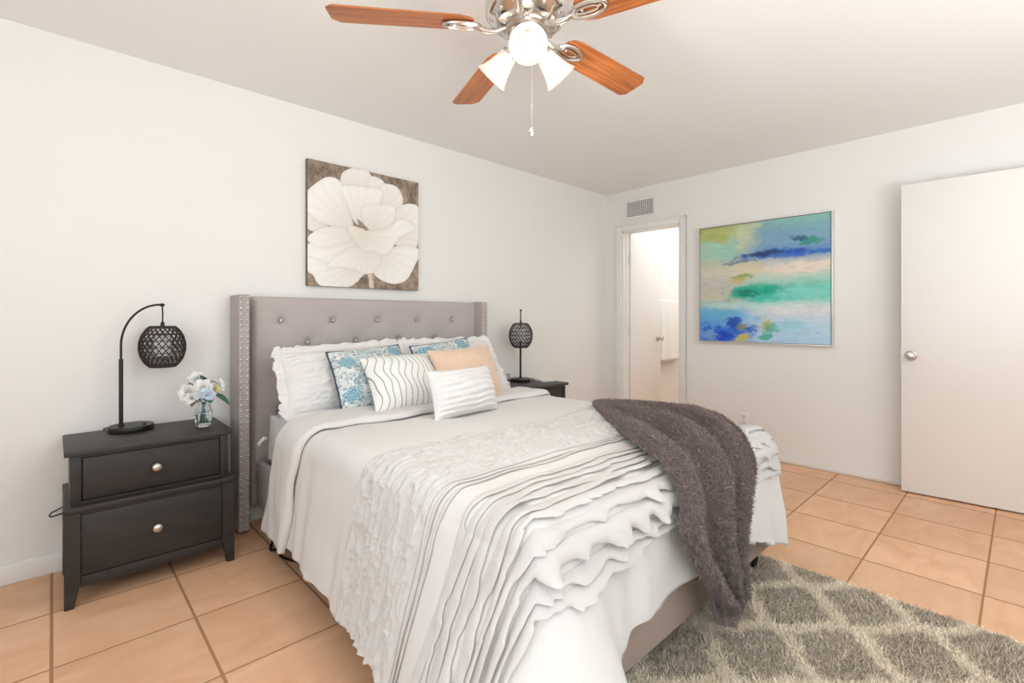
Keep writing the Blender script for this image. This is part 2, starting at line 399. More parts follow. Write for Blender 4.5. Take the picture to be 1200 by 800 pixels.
# ------------------------------------------------------------------ paintings
def smooth_poly(pts, n=8):
    pts = np.array(pts); out = []; m = len(pts)
    for i in range(m):
        p0, p1, p2, p3 = pts[i - 1], pts[i], pts[(i + 1) % m], pts[(i + 2) % m]
        for k in range(n):
            t = k / n
            out.append(.5 * ((2 * p1) + (-p0 + p2) * t + (2 * p0 - 5 * p1 + 4 * p2 - p3) * t * t + (-p0 + 3 * p1 - 3 * p2 + p3) * t ** 3))
    return np.array(out)
def inside(poly, U, V):
    r = np.zeros(U.shape, bool); n = len(poly)
    for i in range(n):
        x1, y1 = poly[i]; x2, y2 = poly[(i + 1) % n]
        c = ((y1 > V) != (y2 > V)) & (U < (x2 - x1) * (V - y1) / (y2 - y1 + 1e-12) + x1); r ^= c
    return r
def pdist(poly, U, V):
    d = np.full(U.shape, 9.0); n = len(poly)
    for i in range(n):
        a = poly[i]; b = poly[(i + 1) % n]; e = b - a; L2 = e @ e + 1e-12
        t = np.clip(((U - a[0]) * e[0] + (V - a[1]) * e[1]) / L2, 0, 1)
        d = np.minimum(d, np.hypot(U - a[0] - t * e[0], V - a[1] - t * e[1]))
    return d
PETALS = [
 ('a', [(.275,.819),(.283,.925),(.341,.977),(.409,.999),(.496,.991),(.531,.948),(.513,.86),(.495,.807),(.324,.779)], (.4,.75)),
 ('b', [(.513,.928),(.567,.958),(.65,.927),(.622,.862),(.584,.737),(.495,.74)], (.5,.7)),
 ('c', [(.622,.888),(.716,.922),(.793,.892),(.828,.809),(.792,.715),(.677,.699),(.603,.74)], (.6,.65)),
 ('d', [(-.004,.709),(.055,.789),(.147,.867),(.226,.874),(.275,.819),(.323,.665),(.356,.49),(.209,.498),(.084,.522),(.003,.573)], (.36,.5)),
 ('e', [(-.002,.557),(.069,.505),(.146,.483),(.054,.441),(.002,.466)], (.2,.48)),
 ('f', [(.792,.715),(.872,.771),(.995,.762),(.998,.544),(.952,.376),(.791,.398),(.714,.478),(.753,.622)], (.7,.5)),
 ('g', [(.001,.313),(.161,.343),(.372,.41),(.441,.334),(.321,.227),(.16,.153),(.008,.207)], (.42,.4)),
 ('h', [(.001,.206),(.098,.197),(.207,.172),(.457,.152),(.44,.102),(.32,.008),(.113,.01),(.052,.086),(.008,.123)], (.4,.2)),
 ('i', [(.511,.306),(.675,.319),(.791,.38),(1.002,.371),(.951,.231),(.869,.101),(.75,.058),(.618,.092),(.546,.157),(.493,.238)], (.55,.35)),
 ('j', [(.176,.178),(.372,.328),(.583,.312),(.6,.211),(.51,.13),(.371,.164),(.255,.175)], (.5,.34)),
 ('k', [(.283,.82),(.495,.849),(.622,.845),(.584,.703),(.494,.539),(.39,.56),(.34,.668)], (.45,.5)),
 ('l', [(.009,.368),(.099,.446),(.225,.484),(.339,.472),(.372,.427),(.289,.37),(.161,.327),(.068,.327)], (.36,.45)),
 ('m', [(.459,.677),(.566,.717),(.734,.733),(.753,.657),(.695,.546),(.583,.499),(.494,.506),(.468,.586)], (.55,.48)),
 ('n', [(.339,.505),(.424,.498),(.547,.486),(.695,.528),(.792,.61),(.871,.619),(.952,.575),(.791,.468),(.713,.356),(.638,.307),(.546,.334),(.475,.32),(.406,.381),(.356,.441)], (.45,.44))]
def flower_colors(U, V):
    n1 = fbm(U * 14, V * 14, 0, 3, 5); n2 = fbm(U * 60, V * 40, 0, 9, 3)
    t = np.clip(.5 + .8 * n1 + .5 * n2, 0, 1)[..., None]
    C = lin((108, 92, 80)) * (1 - t) + lin((176, 156, 134)) * t
    for nm, pl, base in PETALS:
        P = smooth_poly(pl, 6); ins = inside(P, U, V); d = pdist(P, U, V)
        edge = np.exp(-((d - .011) / .010) ** 2) * (~ins)           # painted outline on what lies below
        C = C * (1 - .13 * edge[..., None])
        db = np.hypot(U - base[0], V - base[1])
        s = np.clip(db / .35, 0, 1)
        ribs = .5 + .5 * np.sin(np.arctan2(V - base[1], U - base[0]) * 26 + 2 * noise(U * 6, V * 6, 0, 4))
        col = lin((230, 221, 208)) * (1 - s[..., None]) + lin((250, 245, 237)) * s[..., None]
        col = col * (1 - .035 * ribs[..., None]) * (1 - .06 * np.exp(-(d / .006) ** 2)[..., None])
        C = np.where((ins | (d < .011))[..., None], col, C)
    for pl, cc in (([(.399,.586),(.45,.559),(.515,.5),(.485,.488),(.424,.523)], (150, 136, 120)), ([(.501,.129),(.546,.131),(.559,.001),(.518,.001)], (214, 200, 184))):
        ins = inside(np.array(pl), U, V)
        C = np.where(ins[..., None], lin(cc) * (1 + .25 * noise(U * 90, V * 90, 0, 5)[..., None]), C)
    return C
def picture(nu, nv, P00, PU, PV, fn, name, parent, m):
    U, V = np.meshgrid(np.linspace(0, 1, nu), np.linspace(0, 1, nv), indexing='ij')
    P = np.array(P00) + U[..., None] * np.array(PU) + V[..., None] * np.array(PV)
    return obj(name, MB().grid(P), m, parent, colors=fn(U, V).reshape(-1, 3), smooth=180, recalc=False)
fp = thing('flower_canvas', 'canvas print of a large white flower on brown, hung over the headboard', 'picture', (-2.713, -.015, 1.348))
obj('stretcher', MB().box(-3.105, -2.321, -.034, -.004, 1.348, 2.122, bev=.002), M_canvas_edge, fp)
picture(240, 240, (-3.104, -.0352, 1.349), (.782, 0, 0), (0, 0, .772), flower_colors, 'printed_face', fp, M_canvas)

def abstract_colors(U, V):
    v = 1 - V; u = U
    wv = v + .03 * fbm(u * 5, v * 5, 0, 21, 4) ; wu = u + .04 * fbm(u * 6, v * 6, 0, 31, 4)
    C = np.zeros(U.shape + (3,))
    L_ = [(0, (172, 178, 108)), (.06, (190, 200, 130)), (.13, (178, 208, 180)), (.25, (170, 208, 190)), (.33, (205, 205, 178)), (.4, (216, 210, 192)), (.5, (205, 198, 188)), (.62, (206, 202, 180)), (.68, (170, 205, 205)), (.75, (120, 185, 225)), (.85, (95, 160, 225)), (1, (110, 150, 220))]
    R_ = [(0, (140, 190, 182)), (.08, (130, 176, 186)), (.2, (128, 166, 196)), (.28, (100, 145, 200)), (.34, (190, 200, 200)), (.4, (230, 218, 200)), (.47, (190, 215, 200)), (.55, (110, 205, 185)), (.62, (120, 212, 195)), (.68, (190, 225, 220)), (.76, (212, 224, 232)), (.86, (190, 220, 236)), (1, (176, 212, 238))]
    def ramp(st, t):
        xs = [s[0] for s in st]; cs = np.array([lin(s[1]) for s in st])
        return np.stack([np.interp(t, xs, cs[:, k]) for k in range(3)], -1)
    s = 1 / (1 + np.exp(-(wu - .38) / .05)); s = s[..., None]
    C = ramp(L_, wv) * (1 - s) + ramp(R_, wv) * s
    def blob(cu, cv, su, sv, col, k=1.0, f=30, th=0.0, seed=1, soft=1.7):
        nonlocal C
        n = fbm(u * f, v * f * 1.6, 0, seed, 4)
        g = np.exp(-((wu - cu) / su) ** 2 - ((wv - cv) / sv) ** 2)
        a = np.clip((g * 1.5 - .35 + n * .65 - th) * soft, 0, 1) * k
        C = C * (1 - a[..., None]) + lin(col) * a[..., None]
    blob(.13, .08, .17, .05, (178, 182, 96), .7, 14, 0, 2)
    blob(.40, .12, .1, .12, (206, 214, 170), .8, 10, 0, 3)
    blob(.20, .2, .16, .08, (160, 210, 190), .7, 16, .1, 4)
    blob(.62, .16, .22, .09, (128, 168, 196), .7, 12, 0, 5)
    blob(.88, .20, .1, .035, (60, 150, 130), .9, 34, .15, 6)
    blob(.80, .17, .1, .03, (30, 80, 110), .8, 50, .4, 7)
    blob(.68, .285, .34, .035, (52, 108, 190), .9, 26, .0, 8)
    blob(.52, .275, .22, .028, (44, 62, 110), .9, 50, .3, 9)
    blob(.78, .27, .12, .035, (40, 84, 180), .9, 44, .3, 10)
    blob(.35, .32, .22, .02, (44, 84, 130), .7, 50, .45, 11)
    blob(.42, .40, .12, .06, (220, 212, 172), .8, 14, .0, 12)
    blob(.80, .395, .22, .045, (236, 222, 204), .9, 16, .0, 13)
    blob(.36, .45, .13, .028, (130, 160, 60), .8, 46, .35, 14)
    blob(.33, .475, .11, .03, (206, 190, 90), .6, 30, .25, 15)
    blob(.48, .58, .26, .065, (40, 178, 150), .95, 16, .0, 16)
    blob(.42, .585, .16, .04, (14, 132, 108), .9, 40, .2, 17)
    blob(.62, .62, .2, .04, (84, 204, 186), .7, 20, .1, 18)
    blob(.80, .58, .22, .05, (140, 220, 208), .7, 14, .05, 19)
    blob(.30, .69, .3, .03, (196, 226, 222), .7, 16, .1, 20)
    blob(.82, .73, .25, .05, (226, 226, 228), .8, 14, .0, 21)
    blob(.25, .77, .25, .05, (104, 184, 226), .7, 14, .0, 22)
    blob(.22, .93, .2, .07, (40, 104, 214), .9, 24, .0, 23)
    blob(.29, .84, .07, .06, (24, 72, 180), .9, 40, .15, 24)
    blob(.20, .95, .08, .05, (30, 70, 200), .9, 40, .2, 25)
    blob(.42, .90, .08, .05, (40, 96, 190), .8, 40, .25, 26)
    blob(.35, .97, .07, .035, (206, 196, 100), .9, 30, .0, 27)
    blob(.34, .88, .05, .04, (140, 150, 90), .8, 40, .2, 28)
    blob(.54, .85, .04, .06, (188, 190, 100), .9, 36, .05, 29)
    blob(.58, .88, .05, .06, (80, 180, 150), .8, 36, .1, 30)
    blob(.54, .96, .06, .04, (40, 176, 140), .8, 36, .15, 31)
    blob(.72, .86, .14, .05, (150, 212, 226), .7, 20, .1, 32)
    blob(.10, .95, .1, .06, (150, 190, 230), .6, 60, .35, 33)
    st = 1 + .06 * noise(u * 14, v * 90, 0, 77) + .06 * fbm(u * 40, v * 60, 0, 78, 3)
    return C * st[..., None]
ap = thing('abstract_painting', 'blue, green and cream abstract painting in a thin silver frame on the right wall', 'picture', (-.03, -1.54, .943))
ay0, ay1, az0, az1 = -2.052, -1.024, .940, 1.952
fr = MB()
fr.box(-.045, -.003, ay0, ay0 + .009, az0, az1, bev=.001).box(-.045, -.003, ay1 - .009, ay1, az0, az1, bev=.001)
fr.box(-.045, -.003, ay0 + .009, ay1 - .009, az0, az0 + .009, bev=.001).box(-.045, -.003, ay0 + .009, ay1 - .009, az1 - .009, az1, bev=.001)
fr.box(-.008, -.003, ay0 + .009, ay1 - .009, az0 + .009, az1 - .009)
obj('frame', fr, M_silver, ap)
obj('stretcher', MB().box(-.036, -.008, ay0 + .014, ay1 - .014, az0 + .014, az1 - .014), M_canvas_edge, ap)
picture(260, 250, (-.0366, ay1 - .014, az0 + .014), (0, ay0 - ay1 + .028, 0), (0, 0, az1 - az0 - .028), abstract_colors, 'painted_face', ap, M_canvas)

# ------------------------------------------------------------------ towel and bar in the bathroom
tb = thing('towel_bar', 'short metal towel bar on the bathroom wall beyond the open door', 'towel bar', (1.2, 0, 1.355))
obj('bar', MB().tube([(.86, -.075, 1.355), (1.56, -.075, 1.355)], .008, 12), M_nickel, tb)
for x in (.87, 1.55):
    obj('bracket', MB().lathe([(.026, 0), (.026, .008), (.012, .014), (.011, .085), (.014, .09), (0, .092)], 18, M=Matrix.Translation((x, 0, 1.355)) @ Matrix.Rotation(pi / 2, 4, 'X')), M_nickel, tb)
def towel_mb(x0, x1, zf, zb):
    n = 36; m = 60
    prof = [(-.062, zb + (1.345 - zb) * k / 18) for k in range(19)] + [(-.075 + .0155 * cos(a) , 1.355 + .0155 * sin(a)) for a in np.linspace(.2, pi - .2, 9)] + [(-.092, 1.345 - (1.345 - zf) * k / 24) for k in range(25)]
    P = np.zeros((len(prof), n, 3))
    for i, (y, z) in enumerate(prof):
        for k in range(n):
            x = x0 + (x1 - x0) * k / (n - 1); dz = max(0, 1.34 - z)
            P[i, k] = (x, y - (.010 * sin(x * 34) + .005) * min(1, dz * 3) * (1 if y < -.075 else -.4), z)
    return MB().grid(P)
tw = obj('hand_towel', towel_mb(.93, 1.50, .645, .72), M_towel, recalc=False)
tag(tw, 'white towel folded over the bathroom bar seen through the doorway', 'towel')
md = tw.modifiers.new('thick', 'SOLIDIFY'); md.thickness = .008; md.offset = 0

# ------------------------------------------------------------------ rug
RX0, RX1, RY0, RY1 = -3.87, -1.765, -3.60, -2.06
def rug_color(x, y):
    p = x + y + 4.70; q = x - y - .474
    p = p + .014 * np.sin((q) * 2 * pi / .38); q2 = q + .014 * np.sin((x + y + 4.70) * 2 * pi / .40)
    dp = np.abs((p / .40 + .5) % 1 - .5) * .40 / 1.414; dq = np.abs((q2 / .38 + .5) % 1 - .5) * .38 / 1.414
    d = np.minimum(dp, dq) + .008 * noise(x * 40, y * 40, 0, 5)
    return np.clip((.032 - d) / .012, 0, 1)
def tufts(P, Nrm, length, width, curl, cols, mb_name, m, parent, lean=0.5):
    n = len(P)
    r = rng.normal(size=(n, 3)); T = Nrm + lean * r; T /= np.linalg.norm(T, axis=1)[:, None]
    S_ = np.cross(T, rng.normal(size=(n, 3))); S_ /= np.linalg.norm(S_, axis=1)[:, None] + 1e-9
    L = (length * rng.uniform(.7, 1.25, n))[:, None]
    bend = rng.normal(size=(n, 3)) * curl
    wd = width * rng.uniform(.7, 1.3, n)[:, None]
    mid = P + T * L * .55 + bend * L * .25; tip = P + T * L * .95 + bend * L
    V = np.stack([P - S_ * wd, P + S_ * wd, mid + S_ * wd * .9, mid - S_ * wd * .9, tip], 1).reshape(-1, 3)
    if parent is not None: V = V - root_loc(parent)
    me = bpy.data.meshes.new(mb_name)
    me.vertices.add(len(V)); me.vertices.foreach_set('co', V.ravel())
    b = np.arange(n)[:, None] * 5
    quads = b + np.array([0, 1, 2, 3]); tris = b + np.array([3, 2, 4])
    loops = np.concatenate([quads, tris], 1).ravel()
    me.loops.add(len(loops)); me.loops.foreach_set('vertex_index', loops.astype(np.int32))
    starts = (np.arange(n)[:, None] * 7 + np.array([0, 4])).ravel()
    me.polygons.add(2 * n); me.polygons.foreach_set('loop_start', starts.astype(np.int32))
    me.update(calc_edges=True)
    me.polygons.foreach_set('use_smooth', [True] * (2 * n))
    at = me.color_attributes.new('paint', 'FLOAT_COLOR', 'POINT')
    c = np.ones((n, 5, 4)); c[:, :, :3] = cols[:, None, :]; at.data.foreach_set('color', c.ravel())
    me.materials.append(m); me.validate()
    o = bpy.data.objects.new(mb_name, me); COL.objects.link(o); o.parent = parent
    return o
rug = thing('shag_rug', 'grey shag rug with a cream diamond trellis lying at the foot of the bed', 'rug', ((RX0 + RX1) / 2, (RY0 + RY1) / 2, 0))
obj('rug_backing', MB().box(RX0 + .005, RX1 - .005, RY0 + .005, RY1 - .005, .001, .012, bev=.004), M_rugback, rug)
n = 480000
px = RX0 + (RX1 - RX0) * rng.random(n); py = RY0 + (RY1 - RY0) * rng.random(n)
keep = (px > -3.2) | (rng.random(n) < .25); px, py = px[keep], py[keep]; n = len(px)
cr = rug_color(px, py)[:, None]
gcol = lin((204, 190, 170)) * (1 + .30 * rng.normal(size=(n, 1))).clip(.45, 1.7)
ccol = lin((250, 236, 214)) * (1 + .10 * rng.normal(size=(n, 1))).clip(.7, 1.2)
pile = tufts(np.stack([px, py, np.full(n, .0115)], 1), np.tile([0, 0, 1.0], (n, 1)), .0105, .0016, .8, gcol * (1 - cr) + ccol * cr, 'rug_pile', M_rug, rug, .85)
pile['kind'] = 'stuff'

# ------------------------------------------------------------------ bed
bed = thing('upholstered_bed', 'grey upholstered bed with tufted wingback headboard and studded sides', 'bed', (-2.63, -1.2, 0))
BT = [(-3.272 + k * .304, 1.135) for k in range(5)] + [(-3.12 + k * .304, 1.004) for k in range(4)] + [(-3.272 + k * .304, .874) for k in range(5)] + [(-3.12 + k * .304, .745) for k in range(4)] + [(-3.272 + k * .304, .617) for k in range(5)]
hx = np.linspace(-3.425, -1.828, 220); hz = np.linspace(.30, 1.272, 140)
X, Z = np.meshgrid(hx, hz, indexing='ij')
D = np.zeros_like(X)
for bx, bz in BT:
    r = np.hypot(X - bx, Z - bz); D += .020 * np.exp(-(r / .022) ** 2) + .010 * np.exp(-(r / .07) ** 2)
for sgn in (1, -1):     # soft diagonal pulls between the buttons
    t = ((X + 3.272) / .304 + sgn * (Z - 1.135) / .261); D += .0012 * np.exp(-(((t + .5) % 1 - .5) / .05) ** 2)
ed = np.minimum(np.minimum(X - hx[0], hx[-1] - X), hz[-1] - Z); D += .03 * np.clip(1 - ed / .03, 0, 1) ** 2.2
Y = -.095 + D
hb = MB().grid(np.stack([X, Y, Z], -1)).box(-3.425, -1.828, -.068, -.02, .10, 1.268, bev=.006)
hbo = obj('headboard_panel', hb, M_linen, bed, smooth=60)
for bx, bz in BT:
    obj('button', MB().sphere((bx, -.082, bz), .0125, 14, sy=.7), M_satin, hbo)
nail_n = 41; made = 0
stuff = MB()
def nail(mb, x, y, z):
    mb.sphere((x, y, z), .0068, 10, sy=.55); return mb
for side in (-1, 1):
    xa, xb = (-3.517, -3.462) if side < 0 else (-1.853, -1.797)
    wg = MB().box(xa, xb, -.185, -.012, .018, 1.275, bev=.008, seg=3)
    wo = obj('headboard_wing', wg, M_linen2, bed)
    for col in (xa + .012, xb - .011):
        for k in range(nail_n):
            z = 1.262 - k * .0302
            if made < 100: obj('nail_head', nail(MB(), col, -.186, z), M_nickel, wo); made += 1
            else: nail(stuff, col, -.186, z)
    if side > 0:
        so = obj('nail_head', stuff, M_nickel, wo); so['kind'] = 'stuff'
def cushion_box(x0, x1, y0, y1, z0, z1): return MB().box(x0, x1, y0, y1, z0, z1, bev=.012, seg=3)
obj('side_rail', cushion_box(-3.41, -3.37, -2.19, -.10, .125, .36), M_linen2, bed)
obj('side_rail', cushion_box(-1.885, -1.845, -2.19, -.10, .125, .36), M_linen2, bed)
obj('foot_rail', cushion_box(-3.41, -1.845, -2.235, -2.19, .118, .36), M_rail, bed)['label'] = 'taupe fabric foot rail'
obj('slat_platform', MB().box(-3.37, -1.885, -2.19, -.10, .28, .33), M_plastic, bed)
for x, y in ((-3.36, -.22), (-1.90, -.22), (-3.355, -2.17), (-1.905, -2.17)):
    prof = [(.0, .003), (.017, .003), (.021, .012), (.017, .022), (.022, .04), (.026, .085), (.027, .12), (.027, .14)]
    if y < -1: prof = [(r, max(z, .016)) for r, z in prof]
    obj('leg', MB().lathe(prof, 20, c=(x, y, 0)), M_plastic, bed)['label'] = 'short turned black leg'

mt = thing('mattress', 'mattress in a white fitted sheet lying in the grey bed', 'mattress', (-2.63, -1.1, .33))
bm = bmesh.new(); bmesh.ops.create_cube(bm, size=1)
for v_ in bm.verts: v_.co = Vector((-2.627 + v_.co.x * 1.47, -1.15 + v_.co.y * 2.06, .482 + v_.co.z * .30))
bmesh.ops.bevel(bm, geom=bm.edges[:], offset=.05, segments=5, affect='EDGES')
bmesh.ops.subdivide_edges(bm, edges=[e for e in bm.edges if e.calc_length() > .15], cuts=14, use_grid_fill=True)
for v_ in bm.verts:
    c_ = v_.co; k = float(noise(c_.x * 7, c_.y * 7, c_.z * 9, 3)) * .008
    c_.x += k; c_.z += k * .6
    w_ = math.exp(-((c_.x + 3.36) / .09) ** 2 - ((c_.y + .16) / .10) ** 2)   # pulled-up sheet corner
    if c_.z > .5: c_.z += .03 * w_
obj('fitted_sheet', MB().bm(bm), M_sheet, mt, smooth=70)
kn = MB().tube([(-3.385, -.20, .50), (-3.405, -.22, .505), (-3.425, -.225, .49), (-3.432, -.23, .47)], [.006, .009, .007, .003], 8).tube([(-3.385, -.20, .50), (-3.41, -.205, .49), (-3.437, -.215, .478)], [.006, .006, .002], 8)
obj('sheet_tie', kn, M_sheet, mt)['label'] = 'small knotted white tie'

# ---- duvet draped over a rounded box
CX0, CX1, CY = -3.345, -1.945, -2.175
RR, ZT, DROP = .095, .655, .575
def drape(a, b, h=0.0):
    a, b = np.broadcast_arrays(np.asarray(a, float), np.asarray(b, float))
    il = np.maximum(0, CX0 - a); ir = np.maximum(0, a - CX1); ii = il + ir; j = np.maximum(0, CY - b)
    sx = np.where(il > 0, -1.0, 1.0); d = np.maximum(ii, j)
    with np.errstate(divide='ignore', invalid='ignore'):
        t = np.where(ii >= j, .5 * j / np.maximum(ii, 1e-9), 1 - .5 * ii / np.maximum(j, 1e-9))
    t = np.where((ii == 0) & (j == 0), 0, t)
    nx = sx * np.cos(t * pi / 2); ny = -np.sin(t * pi / 2)
    cx = np.clip(a, CX0, CX1); cy = np.maximum(b, CY)
    phi = np.minimum(d / RR, pi / 2)
    k = 1 - .40 * np.clip(t * 1.5, 0, 1) * (.30 + .70 * np.clip((CX1 - cx) / .40, 0, 1))
    s_left = np.where(il > 0, cy - CY, cx - CX0); s_left = np.where((il > 0) & (j > 0), 0, s_left)
    fl = np.where(il > 0, .06 + .14 * np.clip((-cy - .6) / .8, 0, 1), np.where(ir > 0, .06, .035))
    fl = fl * (1 - t) + .035 * t
    fl = fl + .34 * np.exp(-(np.maximum(0, s_left) / np.where(il > 0, .30, .16)) ** 2) * ((il > 0) | (cx < -2.6))
    s_r = np.where(ir > 0, cy - CY, CX1 - cx); s_r = np.where((ir > 0) & (j > 0), 0, s_r)
    fl = fl + .05 * np.exp(-(np.maximum(0, s_r) / .15) ** 2) * ((ir > 0) | (cx > -2.6))
    hang = np.maximum(0, d - .12)
    # soft cloth folds running down the drop and shallow quilting on top
    wd_ = CX1 - CX0
    per = np.where(il > 0, np.where(j > 0, .2 * t, CY - cy), np.where(ir > 0, np.where(j > 0, wd_ + .2 + .2 * (1 - t), wd_ + .4 + cy - CY), .2 + cx - CX0))
    fold = noise(per * 5.5, t * 3 + 2, 0, 11) * .016 * np.clip(hang / .4, 0, 1) + noise(per * 15, t * 3, d * 2, 12) * .008 * np.clip(hang / .3, 0, 1)
    puff = .012 * fbm(cx * 3.5, cy * 3.5, d * 3.5, 13, 4)
    out = RR * np.sin(phi) + fl * hang
    zz = ZT - RR * (1 - np.cos(phi)) - np.maximum(0, d - RR * pi / 2) * k
    hh = h + puff + fold
    P = np.stack([cx + nx * (out + hh * np.sin(phi)), cy + ny * (out + hh * np.sin(phi)), zz + hh * np.cos(phi)], -1)
    return P
duvet = thing('duvet', 'white ruffled duvet spread over the bed with its top folded back', 'duvet', (-2.63, -1.4, .6))
av = np.concatenate([np.linspace(CX0 - DROP, CX0, 70)[:-1], np.linspace(CX0, CX1, 120)[:-1], np.linspace(CX1, CX1 + DROP, 60)])
bv = np.concatenate([np.linspace(-.66, CY, 150)[:-1], np.linspace(CY, CY - DROP, 70)])
A, B = np.meshgrid(av, bv, indexing='ij')
def skew(A, B):   # the head end slants towards the headboard as it hangs down
    d = np.maximum(0, CX0 - A) + np.maximum(0, A - CX1)
    wgt = np.clip((B + 1.6) / 1.0, 0, 1)
    return B + .34 * d * wgt
P = drape(A, skew(A, B))
hem = .010 * noise(A * 12, B * 12, 0, 40)
P[0, :, 2] += hem[0]; P[-1, :, 2] += hem[-1]; P[:, -1, 2] += hem[:, -1]
cov = obj('duvet_cover', MB().grid(P), M_duvet, duvet, smooth=180)
sm = cov.modifiers.new('thick', 'SOLIDIFY'); sm.thickness = .018; sm.offset = -1
# folded-back top edge
bv2 = np.linspace(-.63, -.90, 34)
A2, B2 = np.meshgrid(np.concatenate([np.linspace(CX0 - DROP - .02, CX0, 70)[:-1], np.linspace(CX0, CX1, 100)[:-1], np.linspace(CX1, CX1 + DROP, 50)]), bv2, indexing='ij')
tt = (B2 + .90) / .27
edge = np.clip(np.minimum(tt, 1 - tt) / .12, 0, 1)
B2s = skew(A2, B2) + .022 * noise(A2 * 5, 3, 0, 55) * (1 - tt) - .02 * (1 - tt)
P2 = drape(A2, B2s, .006 + .026 * np.sqrt(np.maximum(edge * (2 - edge), 0)) + .006 * noise(A2 * 8, B2 * 14, 0, 60))
fb = obj('turned_back_edge', MB().grid(P2), M_duvet, duvet, smooth=180)
sm = fb.modifiers.new('thick', 'SOLIDIFY'); sm.thickness = .006; sm.offset = -1

def ruffle(b0, width, height, freq, seed, amp=1.0, wob=.006, n=1000, label=None, lift=0.0):
    a = np.linspace(CX0 - DROP + .01, CX1 + DROP - .02, n); t = np.array([0, .2, .4, .6, .8, .92, 1.0])
    A_, T_ = np.meshgrid(a, t, indexing='ij')
    fr_ = freq * (1 + .25 * noise(a * 3, seed, 0, seed + 20))
    s_ = np.cumsum(fr_) * (a[1] - a[0]); S_ = s_[:, None] + 0 * T_
    w1 = noise(S_, seed * 3.7, 0, seed); w2 = noise(S_ * 2.3, seed * 1.7, T_ * .6, seed + 50); w3 = noise(A_ * 5, seed, 0, seed + 9)
    wv = np.clip(1.0 * w1 + .5 * w2, -1, 1)
    sharp = np.sign(wv) * np.abs(wv) ** .8
    Bb = b0 + wob * w3 - width * T_ * (1 + .18 * w3) - .36 * width * T_ ** 1.5 * sharp * amp
    Hh = .004 + height * (lift * np.sin(T_ * pi * .60) + .55 * np.sin(T_ * pi * .85) * (1 - lift) + T_ ** 2 * (.10 + (.95 - .5 * lift) * np.maximum(wv, -.1 - .5 * lift) * amp)) * (.8 + .4 * w3)
    Hh = .003 + (Hh - .003) * (1 - .55 * np.clip((A_ - CX1 + .15) / .15, 0, 1))
    P_ = drape(A_ + .30 * width * T_ * w2 * amp, Bb, np.maximum(Hh, .002))
    o = obj('ruffle', MB().grid(P_), M_ruffle, duvet, smooth=180)
    if label: o['label'] = label
    return o
# gathered band across the middle: crumpled petal-like pleats
na_, nb_ = 1500, 190
Ag, Bg = np.meshgrid(np.linspace(CX0 - DROP + .008, CX1 + DROP - .02, na_), np.linspace(-1.42, -1.845, nb_), indexing='ij')
tb_ = (Bg + 1.845) / .425; eb = np.clip(np.minimum(tb_, 1 - tb_) / .06, 0, 1)
q1 = noise(Ag * 13 + 1.2 * noise(Ag * 6, Bg * 6, 0, 401), Bg * 24, 0, 402); q2 = noise(Ag * 26, Bg * 44 + 1.5 * q1, 0, 403); q3 = noise(Ag * 60, Bg * 60, 0, 404)
rowp = (tb_ * 9 + .55 * noise(Ag * 9, tb_ * 2, 0, 405)) % 1
Hg = .003 + 1.35 * eb * (.007 * (1 - np.abs(q1)) ** 2 + .006 * (1 - np.abs(q2)) ** 2 * (.5 + .5 * q1) + .0022 * q3 + .007 * rowp ** 2 * (.55 + .6 * q1))
Pg = drape(Ag + eb * .006 * q2, Bg + .010 * noise(Ag * 7, 0, 0, 406) * (1 - eb) + eb * (.007 * q1 - .006 * rowp), np.maximum(Hg, .002))
obj('gathered_band', MB().grid(Pg), M_ruffle, duvet, smooth=180)['label'] = 'wide band of crumpled gathered pleats'
for b0 in (-1.865, -1.892):
    ruffle(b0, .016, .006, 16, 140 + int(-b0 * 100), amp=.6, wob=.010)
# layered long ruffles towards the foot
rows = [(-1.985, .030, .005), (-2.018, .032, .006), (-2.052, .036, .008), (-2.090, .040, .011), (-2.130, .042, .015), (-2.175, .044, .020), (-2.224, .046, .025), (-2.276, .047, .028), (-2.330, .046, .028), (-2.382, .044, .024)]
for k, (b0, w_, h_) in enumerate(rows):
    ruffle(b0, w_, h_, 21 - k * .6, lift=min(.75, .15 + k * .08), seed=200 + k, amp=1.1, wob=.012 + .006 * (k < 5), n=1700, label='long wavy ruffle near the foot' if k == 4 else None)

# ---- pillows
def pillow_grid(BL, BR, TL, TR, thick, n=60, pinch=.06, back=.7, wr=.004, seed=0, power=.58):
    BL, BR, TL, TR = [np.array(p, float) for p in (BL, BR, TL, TR)]
    g = np.linspace(-1, 1, n); g = np.sign(g) * (1 - (1 - np.abs(g)) ** 1.35)
    U, V = np.meshgrid(g, g, indexing='ij')
    u = U * (1 - pinch * (1 - V ** 2)); v = V * (1 - pinch * (1 - U ** 2))
    s, t = (u + 1) / 2, (v + 1) / 2
    base = ((1 - s) * (1 - t))[..., None] * BL + (s * (1 - t))[..., None] * BR + ((1 - s) * t)[..., None] * TL + (s * t)[..., None] * TR
    N_ = np.cross((BR - BL) + (TR - TL), (TL - BL) + (TR - BR)); N_ /= np.linalg.norm(N_)
    wob = .010 * noise(np.arctan2(V, U) * 2.2, seed * 3.1, 0, 700 + seed); v = v + wob * np.abs(V); u = u + wob * np.abs(U)
    s, t = (u + 1) / 2, (v + 1) / 2
    base = ((1 - s) * (1 - t))[..., None] * BL + (s * (1 - t))[..., None] * BR + ((1 - s) * t)[..., None] * TL + (s * t)[..., None] * TR
    h = thick * np.maximum((1 - U ** 2) * (1 - V ** 2), 0) ** power
    edge = np.clip(np.maximum((1 - U ** 2) * (1 - V ** 2), 0) * 4, 0, 1)
    w_ = wr * fbm(U * 2.2, V * 2.2, 0, 300 + seed, 4) * edge
    F = base + (h + w_)[..., None] * N_; Bk = base - (h * back)[..., None] * N_
    return F, Bk, (U + 1) / 2, (V + 1) / 2, N_, base
